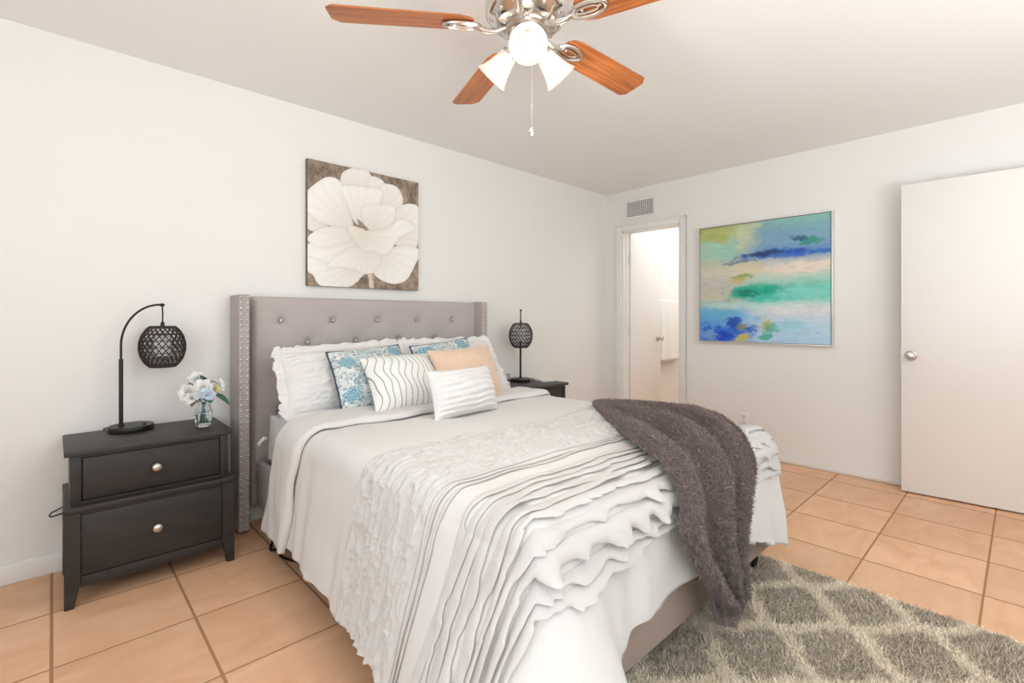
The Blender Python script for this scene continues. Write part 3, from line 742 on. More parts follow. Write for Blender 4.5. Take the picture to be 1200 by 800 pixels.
def border(G):
    return np.concatenate([G[:, 0], G[-1, 1:], G[::-1, -1][1:], G[0, ::-1][1:-1]])
def pillow(name, label, c, thick, m, colfn=None, n=60, extra=None, wr=.004, seed=0, pinch=.06, group=None, hfn=None, back=.7):
    th = thing(name, label, 'pillow', tuple(np.mean(np.array(c[:2]), 0)), group=group)
    F, Bk, U, V, N_, base = pillow_grid(*c, thick, n, pinch, back, wr, seed)
    if hfn is not None: F = F + hfn(U, V)[..., None] * N_
    mb = MB().grid(F).grid(Bk[:, ::-1])
    cols = None
    if colfn is not None:
        cc = colfn(U, V); cols = np.concatenate([cc.reshape(-1, 3), cc[:, ::-1].reshape(-1, 3)])
    obj('cushion', mb, m, th, smooth=180, colors=cols, recalc=False)
    return th, F, base, N_
def flange(th, base, N_, width, seed, m):
    R = border(base); c = R.mean(0); n_ = len(R); k = np.arange(n_)
    nx_ = np.roll(R, -1, 0) - np.roll(R, 1, 0); outv = np.cross(nx_, N_); outv /= np.linalg.norm(outv, axis=1)[:, None] + 1e-9
    sg = np.sign(((R - c) * outv).sum(1).mean()); outv *= sg
    P_ = []
    for t in (0, .35, .7, 1):
        w_ = noise(k * .33, seed, t, seed) * .010 * t; w2 = noise(k * .2, seed, 0, seed + 4)
        P_.append(R + outv * (width * t * (1 + .25 * w2))[:, None] + N_ * (w_ + .0)[:, None])
    return obj('ruffled_flange', MB().grid(np.stack(P_, 1), closed_u=True), m, th, smooth=180)
def gather(U, V):
    e = np.clip(np.minimum(np.minimum(U, 1 - U), np.minimum(V, 1 - V)) * 8, 0, 1)
    return .011 * e * noise(U * 9 + 1.6 * noise(U * 4, V * 4, 0, 8), V * 26, 0, 71) + .006 * e * noise(U * 30, V * 22, 0, 72)
def rows_h(U, V):
    e = np.clip(np.minimum(np.minimum(U, 1 - U), np.minimum(V, 1 - V)) * 10, 0, 1)
    return e * (.013 * np.abs(np.sin((V * 8 + .35 * noise(U * 4, V * 3, 0, 5)) * pi)) + .003 * noise(U * 26, V * 9, 0, 6))
def paisley(seed, blobs):
    def f(U, V):
        x = U * 9; y = V * 9
        wx = x + .9 * noise(x * .9, y * .9, 0, seed); wy = y + .9 * noise(x * .9, y * .9, 0, seed + 1)
        cell = noise(wx * 1.1, wy * 1.1, 0, seed + 2)
        lines = np.abs(np.sin(cell * 11)) ; fine = noise(x * 5, y * 5, 0, seed + 5)
        C = np.tile(lin((226, 230, 226)), U.shape + (1,))
        a = np.clip((.34 - lines) * 4, 0, 1)[..., None]; C = C * (1 - a) + lin((150, 164, 168)) * a
        a = np.clip((noise(x * 1.2, y * 1.2, 0, seed + 7) - .12) * 5, 0, 1)[..., None] * .6
        C = C * (1 - a) + lin((172, 194, 196)) * a
        a = np.clip((fine - .38) * 6, 0, 1)[..., None] * .8; C = C * (1 - a) + lin((128, 144, 152)) * a
        a = np.clip((-fine - .45) * 6, 0, 1)[..., None] * .8; C = C * (1 - a) + lin((240, 240, 236)) * a
        for bu, bv_, br in blobs:
            r = np.hypot(U - bu, (V - bv_)) / br; th_ = np.arctan2(V - bv_, U - bu)
            pet = r - .86 - .12 * np.cos(th_ * 7)
            a = np.clip(-pet * 12, 0, 1)[..., None]
            tone = .5 + .5 * np.sin(r * 13 + 2.5 * np.cos(th_ * 7) + fine * 1.5)
            C = C * (1 - a) + (lin((92, 138, 158)) * tone[..., None] + lin((170, 206, 214)) * (1 - tone[..., None])) * a
            a = np.clip(1 - np.abs(pet) * 16, 0, 1)[..., None]; C = C * (1 - a) + lin((118, 146, 160)) * a
        return C
    return f
def wavy_lines(U, V):
    C = np.tile(lin((240, 238, 233)), U.shape + (1,))
    for k in range(13):
        u0 = .03 + k * .078
        ph = k * .62; am = .034 + .008 * math.sin(k * 2.7)
        uc = u0 + am * np.sin(V * 7.5 + .55 * ph) + .014 * np.sin(V * 15 + 1.3 * ph)
        slope = np.abs(am * 7.5 * np.cos(V * 7.5 + .55 * ph) + .21 * np.cos(V * 15 + 1.3 * ph))
        d = np.abs(U - uc) / np.sqrt(1 + slope ** 2)
        a = np.clip((.0072 - d) / .004, 0, 1)[..., None] * .85
        C = C * (1 - a) + lin((122, 120, 122)) * a
    return C
# ruffled shams at the back
t, F, bs, Nn = pillow('ruffled_sham', 'large white gathered sham at the left of the bed against the headboard', [(-3.36, -.47, .66), (-2.64, -.45, .66), (-3.34, -.27, .955), (-2.62, -.23, .985)], .085, M_pillow, n=110, seed=1, hfn=gather, pinch=.03, wr=.012)
flange(t, bs, Nn, .042, 5, M_pillow)
t, F, bs, Nn = pillow('ruffled_sham', 'large white gathered sham at the right, mostly hidden behind the blush pillow', [(-2.58, -.46, .66), (-1.86, -.47, .66), (-2.58, -.24, .985), (-1.88, -.26, .985)], .085, M_pillow, n=110, seed=2, hfn=gather, pinch=.03, wr=.012)
flange(t, bs, Nn, .038, 6, M_pillow)
def piped(name, label, c, thick, fn, seed):
    t, F, bs, Nn = pillow(name, label, c, thick, M_paint, colfn=fn, n=190, seed=seed, pinch=.04, back=.4)
    obj('piping', MB().tube(border(bs)[::4].tolist(), .0055, 8, closed=True), M_piping, t, smooth=180)['label'] = 'dark navy piping'
piped('paisley_pillow', 'white and teal paisley pillow with dark piping, beside the left sham', [(-3.15, -.625, .66), (-2.69, -.625, .66), (-3.145, -.41, .962), (-2.685, -.375, .985)], .095, paisley(500, [(.42, .38, .17), (.86, .84, .13), (.15, .72, .10), (.12, .2, .11), (.9, .3, .12)]), 3)
piped('paisley_pillow', 'white and teal paisley pillow peeking out behind the blush pillow', [(-2.61, -.62, .66), (-2.15, -.62, .66), (-2.615, -.395, .972), (-2.145, -.36, 1.01)], .09, paisley(540, [(.14, .80, .14), (.8, .85, .14), (.5, .4, .16), (.12, .35, .11)]), 4)
t, F, bs, Nn = pillow('wavy_line_pillow', 'white square pillow with thin wavy grey vertical lines', [(-3.055, -.80, .675), (-2.60, -.80, .675), (-3.045, -.60, .935), (-2.595, -.565, .94)], .105, M_paint, colfn=wavy_lines, n=200, seed=5, pinch=.05, back=.5)
pillow('blush_pillow', 'plain blush tan pillow leaning at the right of the bed', [(-2.665, -.83, .67), (-2.215, -.84, .665), (-2.66, -.655, .962), (-2.205, -.665, .985)], .115, M_tan, n=90, seed=6, pinch=.09, wr=.010)
pillow('ruched_lumbar_pillow', 'small white oblong pillow with ruched rows in front of the others', [(-2.895, -1.085, .652), (-2.452, -1.04, .652), (-2.89, -1.00, .885), (-2.45, -.945, .885)], .095, M_pillow, n=130, seed=7, pinch=.045, wr=.008, hfn=rows_h)

# ------------------------------------------------------------------ throw blanket
def bezline(pts, n):
    pts = np.array(pts, float); m = len(pts); seg = np.r_[0, np.cumsum(np.linalg.norm(np.diff(pts, axis=0), axis=1))]; tt_ = np.linspace(0, seg[-1], n)
    P_ = np.vstack([2 * pts[0] - pts[1], pts, 2 * pts[-1] - pts[-2]]); out = []
    for t in tt_:
        i = min(max(np.searchsorted(seg, t) - 1, 0), m - 2); k = (t - seg[i]) / (seg[i + 1] - seg[i]); p0, p1, p2, p3 = P_[i:i + 4]
        out.append(.5 * (2 * p1 + (p2 - p0) * k + (2 * p0 - 5 * p1 + 4 * p2 - p3) * k * k + (3 * p1 - p0 - 3 * p2 + p3) * k ** 3))
    return np.array(out)
F0 = CY
Lc = bezline([(-2.09, -1.41), (-2.33, -1.68), (-2.60, -1.96), (-2.80, F0 - .02), (-2.87, F0 - .17), (-2.83, F0 - .33), (-2.74, F0 - .53), (-2.66, F0 - .69), (-2.60, F0 - .80)], 170)
Rc = bezline([(-2.02, -1.36), (-1.92, -1.50), (-1.88, -1.75), (-1.93, -1.98), (-2.09, -2.13), (-2.27, F0 - .09), (-2.38, F0 - .28), (-2.46, F0 - .48), (-2.485, F0 - .66), (-2.49, F0 - .77)], 170)
NU = 130
uu = np.linspace(0, 1, NU)
Ua, Vi = np.meshgrid(uu, np.arange(170) / 169, indexing='ij')
AB = Lc[None] * (1 - uu[:, None, None]) + Rc[None] * uu[:, None, None]
amp = np.clip((Vi - .12) / .35, 0, 1)
ph = Ua * 2 * pi * 3.1 - .9 + 1.1 * Vi
foldh = .5 + .5 * np.sin(ph + .7 * np.sin(Ua * 5 + Vi * 3)); foldh = foldh ** 1.3
hgt = .036 + amp * (.008 + .052 * foldh) + .006 * fbm(Ua * 8, Vi * 12, 0, 90, 3)
edgeu = np.clip(np.minimum(Ua, 1 - Ua) / .06, 0, 1); edgev = np.clip(np.minimum(Vi, 1 - Vi) / .03, 0, 1)
ee = np.sqrt(np.clip(edgeu * edgev, 0, 1)); hgt = hgt * (.62 + .38 * ee)
PB = drape(AB[..., 0], AB[..., 1], hgt)
throw = thing('throw_blanket', 'fluffy taupe throw blanket draped over the foot corner of the bed', 'blanket', (-2.3, -2.2, .3))
tc_ = lin((136, 119, 113)); 
bo = obj('blanket_cloth', MB().grid(PB), M_throw, throw, smooth=180, colors=np.tile(tc_ * .8, (NU * 170, 1)))
sm = bo.modifiers.new('thick', 'SOLIDIFY'); sm.thickness = .012; sm.offset = -1
def sample_grid(P_, n):
    nu, nv = P_.shape[:2]
    e1 = P_[1:, :-1] - P_[:-1, :-1]; e2 = P_[:-1, 1:] - P_[:-1, :-1]; cr_ = np.cross(e1, e2); ar = np.linalg.norm(cr_, axis=2).ravel()
    idx = rng.choice(len(ar), n, p=ar / ar.sum()); i, j = idx // (nv - 1), idx % (nv - 1)
    s, t_ = rng.random(n)[:, None], rng.random(n)[:, None]
    p = P_[i, j] * (1 - s) * (1 - t_) + P_[i + 1, j] * s * (1 - t_) + P_[i, j + 1] * (1 - s) * t_ + P_[i + 1, j + 1] * s * t_
    nn = cr_[i, j]; nn = nn / (np.linalg.norm(nn, axis=1)[:, None] + 1e-12)
    return p, nn
def fleece(P_, n, flip, parent, name='fleece_pile'):
    p, nn = sample_grid(P_, n); nn = nn * flip
    cl = tc_ * (1 + .22 * rng.normal(size=(n, 1))).clip(.5, 1.6) * (1 + .15 * noise(p[:, 0] * 60, p[:, 1] * 60, p[:, 2] * 60, 4))[:, None]
    o = tufts(p, nn, .0052, .0016, 1.0, cl, name, M_throw, parent, .7); o['kind'] = 'stuff'; return o
cr0 = np.cross(PB[60, 20] - PB[59, 20], PB[59, 21] - PB[59, 20]); flip = 1 if cr0[2] > 0 else -1
fleece(PB, 230000, flip, throw)
# the turned-over corner at the tip
fu = np.linspace(0, 1, 40); U2, V2 = np.meshgrid(fu, fu, indexing='ij')
ca, cb = PB[18, -1], PB[-12, -1]
TLp = PB[30, -34] + np.array([.0, .012, 0]); TRp = PB[-30, -40] + np.array([0, .012, 0]); BLp = np.array([-2.625, -2.325, .135]); BRp = np.array([-2.45, -2.325, .072])
PF = ((1 - U2) * (1 - V2))[..., None] * TLp + (U2 * (1 - V2))[..., None] * TRp + ((1 - U2) * V2)[..., None] * BLp + (U2 * V2)[..., None] * BRp
PF[..., 1] += .010 * np.sin(U2 * 7) * V2 + .004 * noise(U2 * 8, V2 * 8, 0, 3)
PF[..., 2] -= .012 * np.sin(U2 * pi) * V2
fo = obj('folded_corner', MB().grid(PF), M_throw, throw, smooth=180, colors=np.tile(tc_ * .8, (1600, 1)))
sm = fo.modifiers.new('thick', 'SOLIDIFY'); sm.thickness = .010; sm.offset = 0
fleece(PF, 14000, -1 if np.cross(PF[1, 0] - PF[0, 0], PF[0, 1] - PF[0, 0])[1] > 0 else 1, throw)

# ------------------------------------------------------------------ nightstands
def make_nightstand(label, loc):
    t = thing('nightstand', label, 'nightstand', loc, group=None)
    W2 = .298
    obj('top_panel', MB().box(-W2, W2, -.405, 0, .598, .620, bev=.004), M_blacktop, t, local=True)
    uc = MB()
    for s in (-1, 1):
        uc.box(min(s * .280, s * .245), max(s * .280, s * .245), -.385, -.350, .395, .598, bev=.002)
        uc.box(min(s * .278, s * .262), max(s * .278, s * .262), -.355, -.005, .395, .598)
    uc.box(-.245, .245, -.382, -.350, .585, .598).box(-.245, .245, -.382, -.350, .395, .410).box(-.262, .262, -.012, -.005, .395, .598)
    obj('upper_case', uc, M_black, t, local=True)
    lc = MB().box(-.299, .299, -.425, 0, .376, .400, bev=.006, seg=3)
    for s in (-1, 1):
        lc.box(min(s * .292, s * .275), max(s * .292, s * .275), -.395, -.005, .09, .376)
    lc.box(-.25, .25, -.412, -.385, .075, .118, bev=.002).box(-.25, .25, -.412, -.385, .366, .376).box(-.275, .275, -.012, -.005, .09, .376).box(-.275, .275, -.40, -.01, .09, .10)
    obj('lower_case', lc, M_black, t, local=True)
    for sx in (-1, 1):
        for yf in (-.418, -.045):
            xo, xi = sx * .298, sx * .248
            zt = .376; zk = .105; zb = 0.0; xi2 = sx * .268
            bm_ = MB()
            poly = [(xo, zb), (xi2, zb), (xi, zk), (xi, zt), (xo, zt)]
            Mm = Matrix(((1, 0, 0, 0), (0, 0, 1, 0), (0, 1, 0, 0), (0, 0, 0, 1)))
            bm_.prism(poly, yf, yf + .042, M=Mm)
            lo = obj('leg', bm_, M_black, t, local=True, smooth=20)
            bv_ = lo.modifiers.new('bevel', 'BEVEL'); bv_.width = .003; bv_.segments = 2
    for z0_, z1_, yf, x_ in ((.413, .582, -.381, .242), (.121, .363, -.410, .247)):
        d = obj('drawer', MB().box(-x_, x_, yf, yf + .02, z0_, z1_, bev=.002).box(-x_ + .02, x_ - .02, yf + .02, -.03, z0_ + .01, z1_ - .03), M_black, t, local=True)
        zc = (z0_ + z1_) / 2 + .003
        kn_ = MB().lathe([(.008, 0), (.008, .004), (.006, .008), (.007, .014), (.0165, .020), (.0185, .026), (.015, .031), (.006, .034), (0, .0345)], 24, M=Matrix.Translation((0, yf, zc)) @ Matrix.Rotation(pi / 2, 4, 'X'))
        obj('knob', kn_, M_nickel, d, local=True)['label'] = 'round brushed nickel knob'
    return t
nsL = make_nightstand('black two-drawer nightstand left of the bed, under the arched lamp and flower vase', (-3.897, -.028, 0))
nsR = copy_tree(nsL); nsR['label'] = 'black nightstand on the far side of the bed, mostly hidden by it'
nsR.location = (-1.425, -.028, 0)

# ------------------------------------------------------------------ table lamps
def make_lamp(label, loc, rz):
    t = thing('table_lamp', label, 'lamp', loc, rz)
    pr = [(0, 0), (.97, 0), (1.0, .004), (1.0, .020), (.97, .025), (0, .026)]
    b = MB().lathe(pr, 48, M=Matrix.Diagonal((.088, .088, 1, 1))); b.v = [(x + .038, y, z) for x, y, z in b.v]
    obj('base', b, M_dark, t, local=True)
    obj('switch', MB().lathe([(.007, .025), (.007, .029), (.005, .031), (0, .031)], 14, c=(.085, -.03, 0)), M_plastic, t, local=True)
    po = MB().lathe([(.012, .024), (.012, .032), (.0085, .036), (.0085, .335), (.0075, .338), (0, .338)], 18)
    obj('pole', po, M_dark, t, local=True)
    path = [(0, 0, .335)]
    for a in np.linspace(0, 1, 22):
        th_ = a * pi / 2 * .97; path.append((.150 * (1 - cos(th_)), 0, .400 + .195 * sin(th_)))
    path.append((.158, 0, .5955))
    obj('arched_arm', MB().tube(path, .0048, 12).sphere((.158, 0, .594), .009, 12, sx=1.2), M_dark, t, local=True)
    obj('cord', MB().tube([(.158, 0, .593), (.160, 0, .55), (.1595, 0, .505)], .0032, 8).lathe([(.0075, .488), (.0085, .494), (.0085, .506), (.004, .512)], 14, c=(.1595, 0, 0)), M_dark, t, local=True)
    # woven shade: crossing cords over a barrel ellipsoid
    c0 = np.array([.1595, 0, .390]); a_, h_ = .0935, .098
    def prof(s):      # s in -1..1 from bottom to top
        z = s * h_; r = a_ * math.sqrt(max(0, 1 - (s * .83) ** 2)); return r, z
    sh = MB()
    nh = 22
    for k in range(nh):
        for dr in (-1, 1):
            p_ = []
            for q in np.linspace(-1, 1, 22):
                r, z = prof(q); th_ = 2 * pi * k / nh + dr * q * .82
                rr = r + dr * .0016
                p_.append((c0[0] + rr * cos(th_), c0[1] + rr * sin(th_), c0[2] + z))
            sh.tube(p_, .0025, 5)
    for q in (-1, -.93, -.62, -.31, 0, .31, .62, .93, 1):
        r, z = prof(q)
        sh.tube([(c0[0] + r * cos(x), c0[1] + r * sin(x), c0[2] + z) for x in np.linspace(0, 2 * pi, 49)[:-1]], .0034 if abs(q) > .9 else .002, 6, closed=True)
    r, z = prof(1)
    sh.lathe([(.006, z), (r, z), (r, z + .003), (.006, z + .004)], 36, c=tuple(c0))
    so = obj('lamp_shade', sh, M_rope, t, local=True, smooth=60); so['label'] = 'dark woven cord shade'
    obj('inner_diffuser', MB().lathe([(.034, -.045), (.036, -.040), (.036, .045), (.030, .052), (.012, .056)], 28, c=tuple(c0)), M_liner, so, local=True)['label'] = 'white diffuser inside the shade'
    return t
lampL = make_lamp('black arched lamp with woven globe shade beside the vase on the left nightstand', (-3.995, -.118, .620), 0)
cp = [(-4.02, -.05, .625), (-4.05, -.02, .622), (-4.055, -.012, .55), (-4.055, -.012, .32), (-4.14, -.012, .275), (-4.215, -.03, .262), (-4.238, -.04, .266), (-4.225, -.035, .282), (-4.15, -.012, .29), (-4.06, -.012, .20), (-4.055, -.018, .09)]
obj('power_cord', MB().tube([(x + 3.995, y + .118, z - .62) for x, y, z in bezline(cp, 70)], .0032, 8), M_plastic, lampL, local=True)
camdir = math.atan2(CAM[1] + .1, CAM[0] + 1.35)
lampR = copy_tree(lampL); lampR['label'] = 'black lamp with woven shade on the nightstand right of the headboard'
for c_ in list(lampR.children):
    if c_.name.startswith('power_cord'): bpy.data.objects.remove(c_)
lampR.location = (-1.345, -.085, .620); lampR.rotation_euler = (0, 0, camdir + .02)
def loc_to(o, p):
    return tuple((Matrix.Translation(o.location) @ Matrix.Rotation(o.rotation_euler[2], 4, 'Z')).inverted() @ Vector(p))
loop = [(-1.44, -.07, .626), (-1.475, -.075, .632), (-1.50, -.085, .66), (-1.505, -.09, .685), (-1.49, -.09, .690), (-1.475, -.085, .665), (-1.47, -.075, .635), (-1.52, -.06, .626), (-1.56, -.04, .626)]
obj('power_cord', MB().tube([loc_to(lampR, p) for p in bezline(loop, 40)], .0030, 8), M_plastic, lampR, local=True)

nb = thing('notepad', 'small white notepad lying beside the lamp on the right nightstand', 'notepad', (-1.20, -.215, .620))
Mn = Matrix.Translation((-1.205, -.225, .620)) @ Matrix.Rotation(-.25, 4, 'Z')
obj('pages', MB().box(-.062, .062, -.075, .075, 0, .012, bev=.001, M=Mn), M_paper, nb)
obj('cover', MB().box(-.064, .064, -.077, .077, .012, .0145, bev=.001, M=Mn), M_paper, nb)

# ------------------------------------------------------------------ vase and flowers
VC = np.array([-3.690, -.262, .620])
vs = thing('glass_vase', 'small clear glass vase of water on the left nightstand', 'vase', tuple(VC))
vp = [(0, .001), (.030, .001), (.034, .006), (.036, .02), (.039, .05), (.038, .072), (.031, .095), (.027, .110), (.028, .122), (.031, .130), (.0295, .130), (.0265, .121), (.0255, .110), (.0295, .095), (.0362, .072), (.0372, .05), (.034, .02), (.031, .012), (0, .011)]
obj('vase_glass', MB().lathe(vp, 10, c=tuple(VC)), M_glass, vs, smooth=25)
obj('water', MB().lathe([(0, .0125), (.030, .0125), (.0330, .02), (.0362, .05), (.0360, .066), (0, .066)], 10, c=tuple(VC)), M_water, vs, smooth=25)
def leaf_mb(mb, base, dirv, length, width, up=(0, 0, 1), curve=.25):
    length *= 1.1; width *= 1.2
    d = Vector(dirv).normalized(); s = d.cross(Vector(up))
    if s.length < .01: s = d.cross(Vector((1, 0, 0)))
    s.normalize(); nrm = s.cross(d)
    P_ = []
    for k in range(11):
        t = k / 10; w_ = width * (sin(pi * t ** .8) ** .8 if 0 < t < 1 else .02)
        c = Vector(base) + d * (length * t) - nrm * (curve * length * t * t)
        P_.append([tuple(c - s * w_ + nrm * w_ * .25), tuple(c), tuple(c + s * w_ + nrm * w_ * .25)])
    return mb.grid(np.array(P_))
def stem(mb, p1, p0=None):
    p0 = p0 if p0 is not None else (VC[0] + random.uniform(-.014, .014), VC[1] + random.uniform(-.014, .014), VC[2] + .02)
    neck = (VC[0] + (p1[0] - VC[0]) * .16, VC[1] + (p1[1] - VC[1]) * .16, VC[2] + .125)
    return mb.tube(bezline([p0, neck, p1], 10), .0016, 6)
def blossom(name, label, c, r, m, n_layers=4, face=(-.3, -.8, .4), centre=None):
    t = thing(name, label, 'flower', (VC[0], VC[1], VC[2] + .02))
    obj('stem', stem(MB(), c), M_leaf, t)
    fq = Vector(face).normalized().to_track_quat('Z', 'Y')
    mb = MB()
    for L_ in range(n_layers):
        npet = 6 - (L_ > 2); rad = r * 1.25 * (1 - .2 * L_)
        for k in range(npet):
            a = 2 * pi * k / npet + L_ * .5; el = .15 + .33 * L_
            d = fq @ Vector((cos(a) * cos(el), sin(a) * cos(el), sin(el)))
            leaf_mb(mb, Vector(c) + fq @ Vector((0, 0, .002 * L_)), d, rad, rad * .42, up=fq @ Vector((0, 0, 1)), curve=-.22)
    obj('petals', mb, m, t, smooth=180, recalc=False)
    cm = MB().sphere(tuple(Vector(c) + fq @ Vector((0, 0, r * .25))), r * .2, 10)
    obj('flower_centre', cm, centre or M_petaly, t)
    return t
def at(dx, dy, dz): return (VC[0] + dx, VC[1] + dy, VC[2] + dz)
blossom('white_flower', 'full white blossom at the centre of the vase bouquet', at(-.008, -.03, .192), .034, M_petal)
blossom('white_flower', 'white blossom at the top of the vase bouquet', at(-.025, .015, .232), .030, M_petal, face=(-.3, -.6, .7))
blossom('white_flower', 'white blossom hanging out at the far left of the vase bouquet', at(-.066, -.015, .172), .034, M_petal, face=(-.7, -.6, .2))
blossom('white_flower', 'white blossom low at the left of the vase bouquet over the rim', at(-.055, -.045, .150), .026, M_petal, face=(-.5, -.8, -.1))
blossom('white_flower', 'white blossom at the right of the vase bouquet beside the headboard', at(.055, -.01, .196), .030, M_petal, face=(.5, -.8, .3))
blossom('pale_blue_flower', 'pale blue blossom under the central white blossom in the vase', at(.004, -.048, .160), .030, M_petalb, face=(-.1, -1, .15))
blossom('yellow_green_flower', 'small yellow green bloom right of centre in the vase bouquet', at(.040, -.035, .180), .020, M_petaly, face=(.1, -.9, .3), centre=M_leaf2)
def sprig(name, label, tip, leaves, m):
    t = thing(name, label, 'leaves', (VC[0], VC[1], VC[2] + .02))
    obj('stem', stem(MB(), tip), M_leaf, t)
    for b_, d_, l_, w_ in leaves:
        obj('leaf', leaf_mb(MB(), b_, d_, l_, w_), m, t, smooth=180, recalc=False)
sprig('green_leaf_sprig', 'broad dark green leaf drooping right of the vase', at(.035, -.03, .155), [(at(.030, -.03, .158), (.8, -.5, -.40), .085, .030), (at(.03, -.03, .16), (.6, -.6, .4), .03, .011)], M_leaf)
sprig('green_leaf_sprig', 'dark green leaf curving up at the top of the bouquet', at(.008, .0, .205), [(at(.012, 0, .20), (-.35, -.3, 1), .062, .017), (at(.01, 0, .2), (.7, -.2, .6), .045, .012)], M_leaf)
sprig('green_leaf_sprig', 'dark green leaves hanging over the vase rim', at(-.005, -.035, .14), [(at(.0, -.035, .142), (.25, -.9, -.12), .05, .022), (at(-.01, -.035, .14), (-.8, -.5, -.1), .04, .014), (at(.015, -.03, .15), (.5, -.6, .3), .035, .013)], M_leaf)
sprig('light_green_sprig', 'thin light green sprig reaching up left in the bouquet', at(-.05, -.005, .215), [(at(-.045, -.005, .20), (-.5, -.2, .9), .035, .006), (at(-.04, -.005, .195), (-.9, -.3, .3), .03, .006), (at(-.055, -.005, .20), (-.2, -.4, .8), .03, .005), (at(-.06, -.01, .19), (-1, -.3, -.2), .022, .007)], M_leaf2)
sprig('light_green_sprig', 'thin light green sprig at the right of the bouquet', at(.06, -.005, .215), [(at(.05, -.005, .21), (.4, -.2, .9), .035, .006), (at(.06, -.005, .205), (.9, -.3, .1), .034, .007), (at(.045, -.01, .205), (-.2, -.5, .8), .025, .006), (at(.055, -.01, .20), (.9, -.3, -.4), .024, .006)], M_leaf2)
sprig('brown_leaf_sprig', 'brownish leaf hanging left of the vase rim', at(-.05, -.05, .140), [(at(-.045, -.05, .145), (-.45, -.5, -.6), .038, .013)], M_leafb)

# ------------------------------------------------------------------ ceiling fan
FC = np.array([-3.023, -1.83, 0.0])
fan = thing('ceiling_fan', 'nickel ceiling fan with five cherry blades and three lit glass shades', 'ceiling fan', (FC[0], FC[1], H))
def lz(prof, n=48): return MB().lathe(prof, n, c=(FC[0], FC[1], 0))
obj('canopy', lz([(.0, 2.44), (.068, 2.44), (.068, 2.425), (.058, 2.395), (.028, 2.375), (0, 2.375)]), M_chrome, fan)
obj('downrod', lz([(.013, 2.30), (.013, 2.385)], 16), M_chrome, fan)
obj('motor_housing', lz([(0, 2.318), (.045, 2.315), (.075, 2.300), (.120, 2.285), (.140, 2.262), (.146, 2.235), (.144, 2.205), (.130, 2.185), (.118, 2.178), (.114, 2.172), (.098, 2.166), (.070, 2.164), (0, 2.164)]), M_chrome, fan)
for k in range(10):
    a = 2 * pi * k / 10
    obj('housing_screw', MB().sphere((FC[0] + .122 * cos(a), FC[1] + .122 * sin(a), 2.180), .0075, 10, sz=.6), M_nickel, fan)
obj('flywheel', lz([(.0, 2.172), (.076, 2.172), (.076, 2.156), (.070, 2.150), (.0, 2.150)]), M_nickel, fan)
rib = MB()
rib.lathe([(.0, 2.152), (.056, 2.152), (.060, 2.146), (.060, 2.112), (.054, 2.100), (.048, 2.094), (0, 2.092)], 48, c=(FC[0], FC[1], 0))
obj('light_fitter', rib, M_chrome, fan)
for k in range(28):
    a = 2 * pi * k / 28
    obj('fitter_rib', MB().tube([(FC[0] + .060 * cos(a), FC[1] + .060 * sin(a), 2.143), (FC[0] + .060 * cos(a), FC[1] + .060 * sin(a), 2.115)], .003, 6), M_nickel, fan)
ZB = 2.166
for k in range(5):
    az = radians(71.2 + 72 * k); R_ = Matrix.Translation((FC[0], FC[1], ZB)) @ Matrix.Rotation(az, 4, 'Z') @ Matrix.Rotation(radians(-11), 4, 'X')
    pts = [(.185, -.030), (.20, -.050), (.235, -.060), (.64, -.068), (.668, -.040), (.668, .045), (.645, .068), (.235, .060), (.20, .050), (.185, .030)]
    b = MB().prism(pts, -.003, .003)
    bo_ = obj('blade', b, M_wood, fan, local=True, smooth=30)
    bo_.matrix_local = Matrix.Translation((0, 0, -H)) @ Matrix.Translation((0, 0, ZB)) @ Matrix.Rotation(az, 4, 'Z') @ Matrix.Rotation(radians(-11), 4, 'X')
    bv_ = bo_.modifiers.new('bevel', 'BEVEL'); bv_.width = .0015; bv_.segments = 2
    ir = MB()
    ir.tube(bezline([(.075, 0, -.008), (.105, 0, -.020), (.140, 0, -.022), (.170, 0, -.012)], 14), .0095, 10)
    lp = [(.225 + .062 * cos(x), .030 * sin(x), -.010) for x in np.linspace(0, 2 * pi, 41)[:-1]]
    ir.tube(lp, .0065, 8, closed=True)
    lp = [(.222 + .040 * cos(x), .012 * sin(x), -.009) for x in np.linspace(0, 2 * pi, 31)[:-1]]
    ir.tube(lp, .004, 8, closed=True)
    for sx_, sy_ in ((.205, .0), (.265, .0)): ir.sphere((sx_, sy_, -.007), .006, 8)
    io = obj('blade_iron', ir, M_nickel, fan, local=True)
    io.matrix_local = Matrix.Translation((0, 0, ZB - H)) @ Matrix.Rotation(az, 4, 'Z') @ Matrix.Rotation(radians(-11), 4, 'X')
fwd = np.array([cos(radians(46.6)), sin(radians(46.6))])
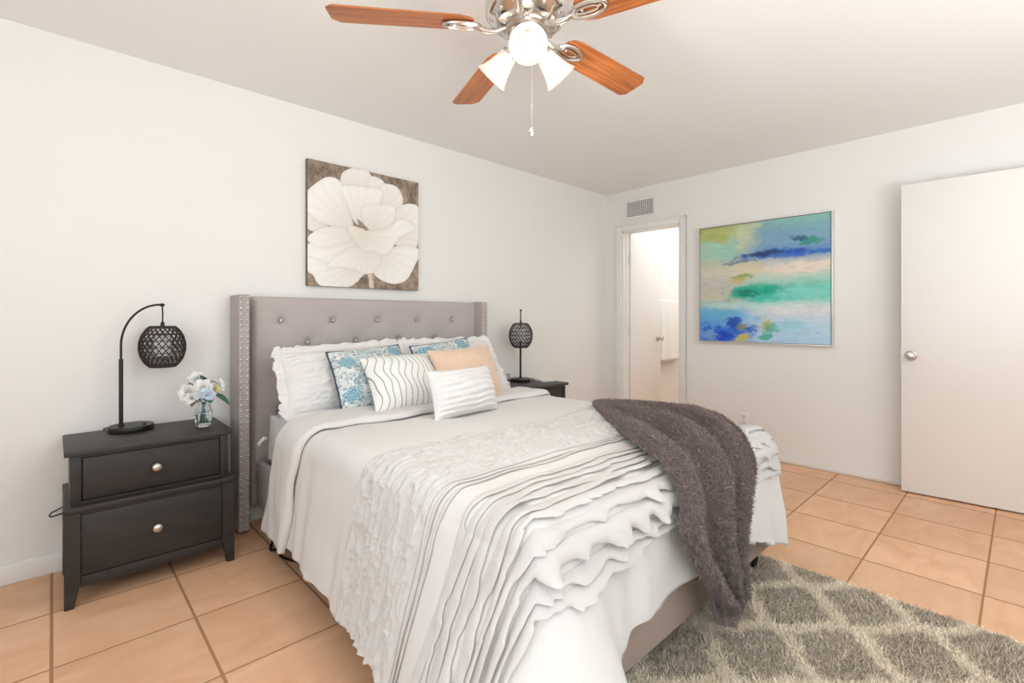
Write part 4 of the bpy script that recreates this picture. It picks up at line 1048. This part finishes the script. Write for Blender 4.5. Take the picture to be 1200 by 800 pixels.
for k in range(3):
    az = math.atan2(-fwd[1], -fwd[0]) + 2 * pi * k / 3
    el = radians(-40)
    ax = Vector((cos(az) * cos(el), sin(az) * cos(el), sin(el)))
    p0 = Vector((FC[0] + .045 * cos(az), FC[1] + .045 * sin(az), 2.108))
    Mx = Matrix.Translation(p0) @ ax.to_track_quat('Z', 'Y').to_matrix().to_4x4()
    obj('shade_holder', MB().lathe([(0, -.01), (.018, -.008), (.020, .012), (.030, .022), (.032, .034), (.028, .036), (0, .036)], 28, M=Mx), M_chrome, fan)
    shp = [(.026, .030), (.031, .036), (.036, .060), (.043, .090), (.052, .116), (.062, .134), (.0595, .134), (.049, .116), (.040, .090), (.033, .060), (.027, .040)]
    so = obj('lamp_shade', MB().lathe(shp, 40, M=Mx, cap=False), M_shade, fan, smooth=80); so['label'] = 'bell-shaped frosted glass shade, lit'
    obj('bulb', MB().lathe([(.012, .036), (.013, .050), (.024, .072), (.028, .088), (.024, .104), (.012, .113), (0, .115)], 24, M=Mx), M_bulb, so)['label'] = 'glowing white bulb'
    point_light('fan_bulb_glow', tuple(Mx @ Vector((0, 0, .20))), 1.0, (1.0, .96, .90), .03)
    sl_ = bpy.data.lights.new('fan_bulb_light', 'SPOT'); sl_.energy = FAN_POWER; sl_.color = (1.0, .96, .90); sl_.spot_size = radians(172); sl_.spot_blend = .5; sl_.shadow_soft_size = .035
    so_ = bpy.data.objects.new('fan_bulb_light', sl_); COL.objects.link(so_); so_.location = Mx @ Vector((0, 0, .145)); so_.rotation_euler = ax.to_track_quat('-Z', 'Y').to_euler()
pc = MB(); zc0 = 2.095
px_, py_ = FC[0] - .012, FC[1] - .035
pc.tube([(px_, py_, zc0), (px_, py_, 1.80)], .0012, 6)
for z in np.arange(1.802, zc0, .009): pc.sphere((px_, py_, z), .0021, 6)
po_ = obj('pull_chain', pc, M_nickel, fan)
obj('pull_knob', MB().lathe([(0, 1.802), (.004, 1.800), (.005, 1.794), (.009, 1.787), (.010, 1.779), (.007, 1.771), (0, 1.768)], 16, c=(px_, py_, 0)), M_chrome, po_)

# cord lying on the floor at the head of the bed
cd = bezline([(-3.36, -.30, .006), (-3.42, -.40, .006), (-3.445, -.47, .006), (-3.425, -.52, .02), (-3.43, -.57, .006), (-3.40, -.66, .006), (-3.34, -.72, .006)], 60)
tag(obj('power_cable', MB().tube(cd, .006, 8), M_plastic), 'black cable lying on the tiles under the left edge of the bed', 'cable')

# repeats share a group
for nm, gp in (('ruffled_sham', 'ruffled shams against the headboard'), ('paisley_pillow', 'paisley pillows on the bed'), ('nightstand', 'black nightstands beside the bed'),
               ('table_lamp', 'woven table lamps on the nightstands'), ('white_flower', 'white blossoms in the vase'), ('green_leaf_sprig', 'green leaves in the vase'), ('light_green_sprig', 'light green sprigs in the vase')):
    for o in bpy.data.objects:
        if o.parent is None and o.name.split('.')[0] == nm: o['group'] = gp
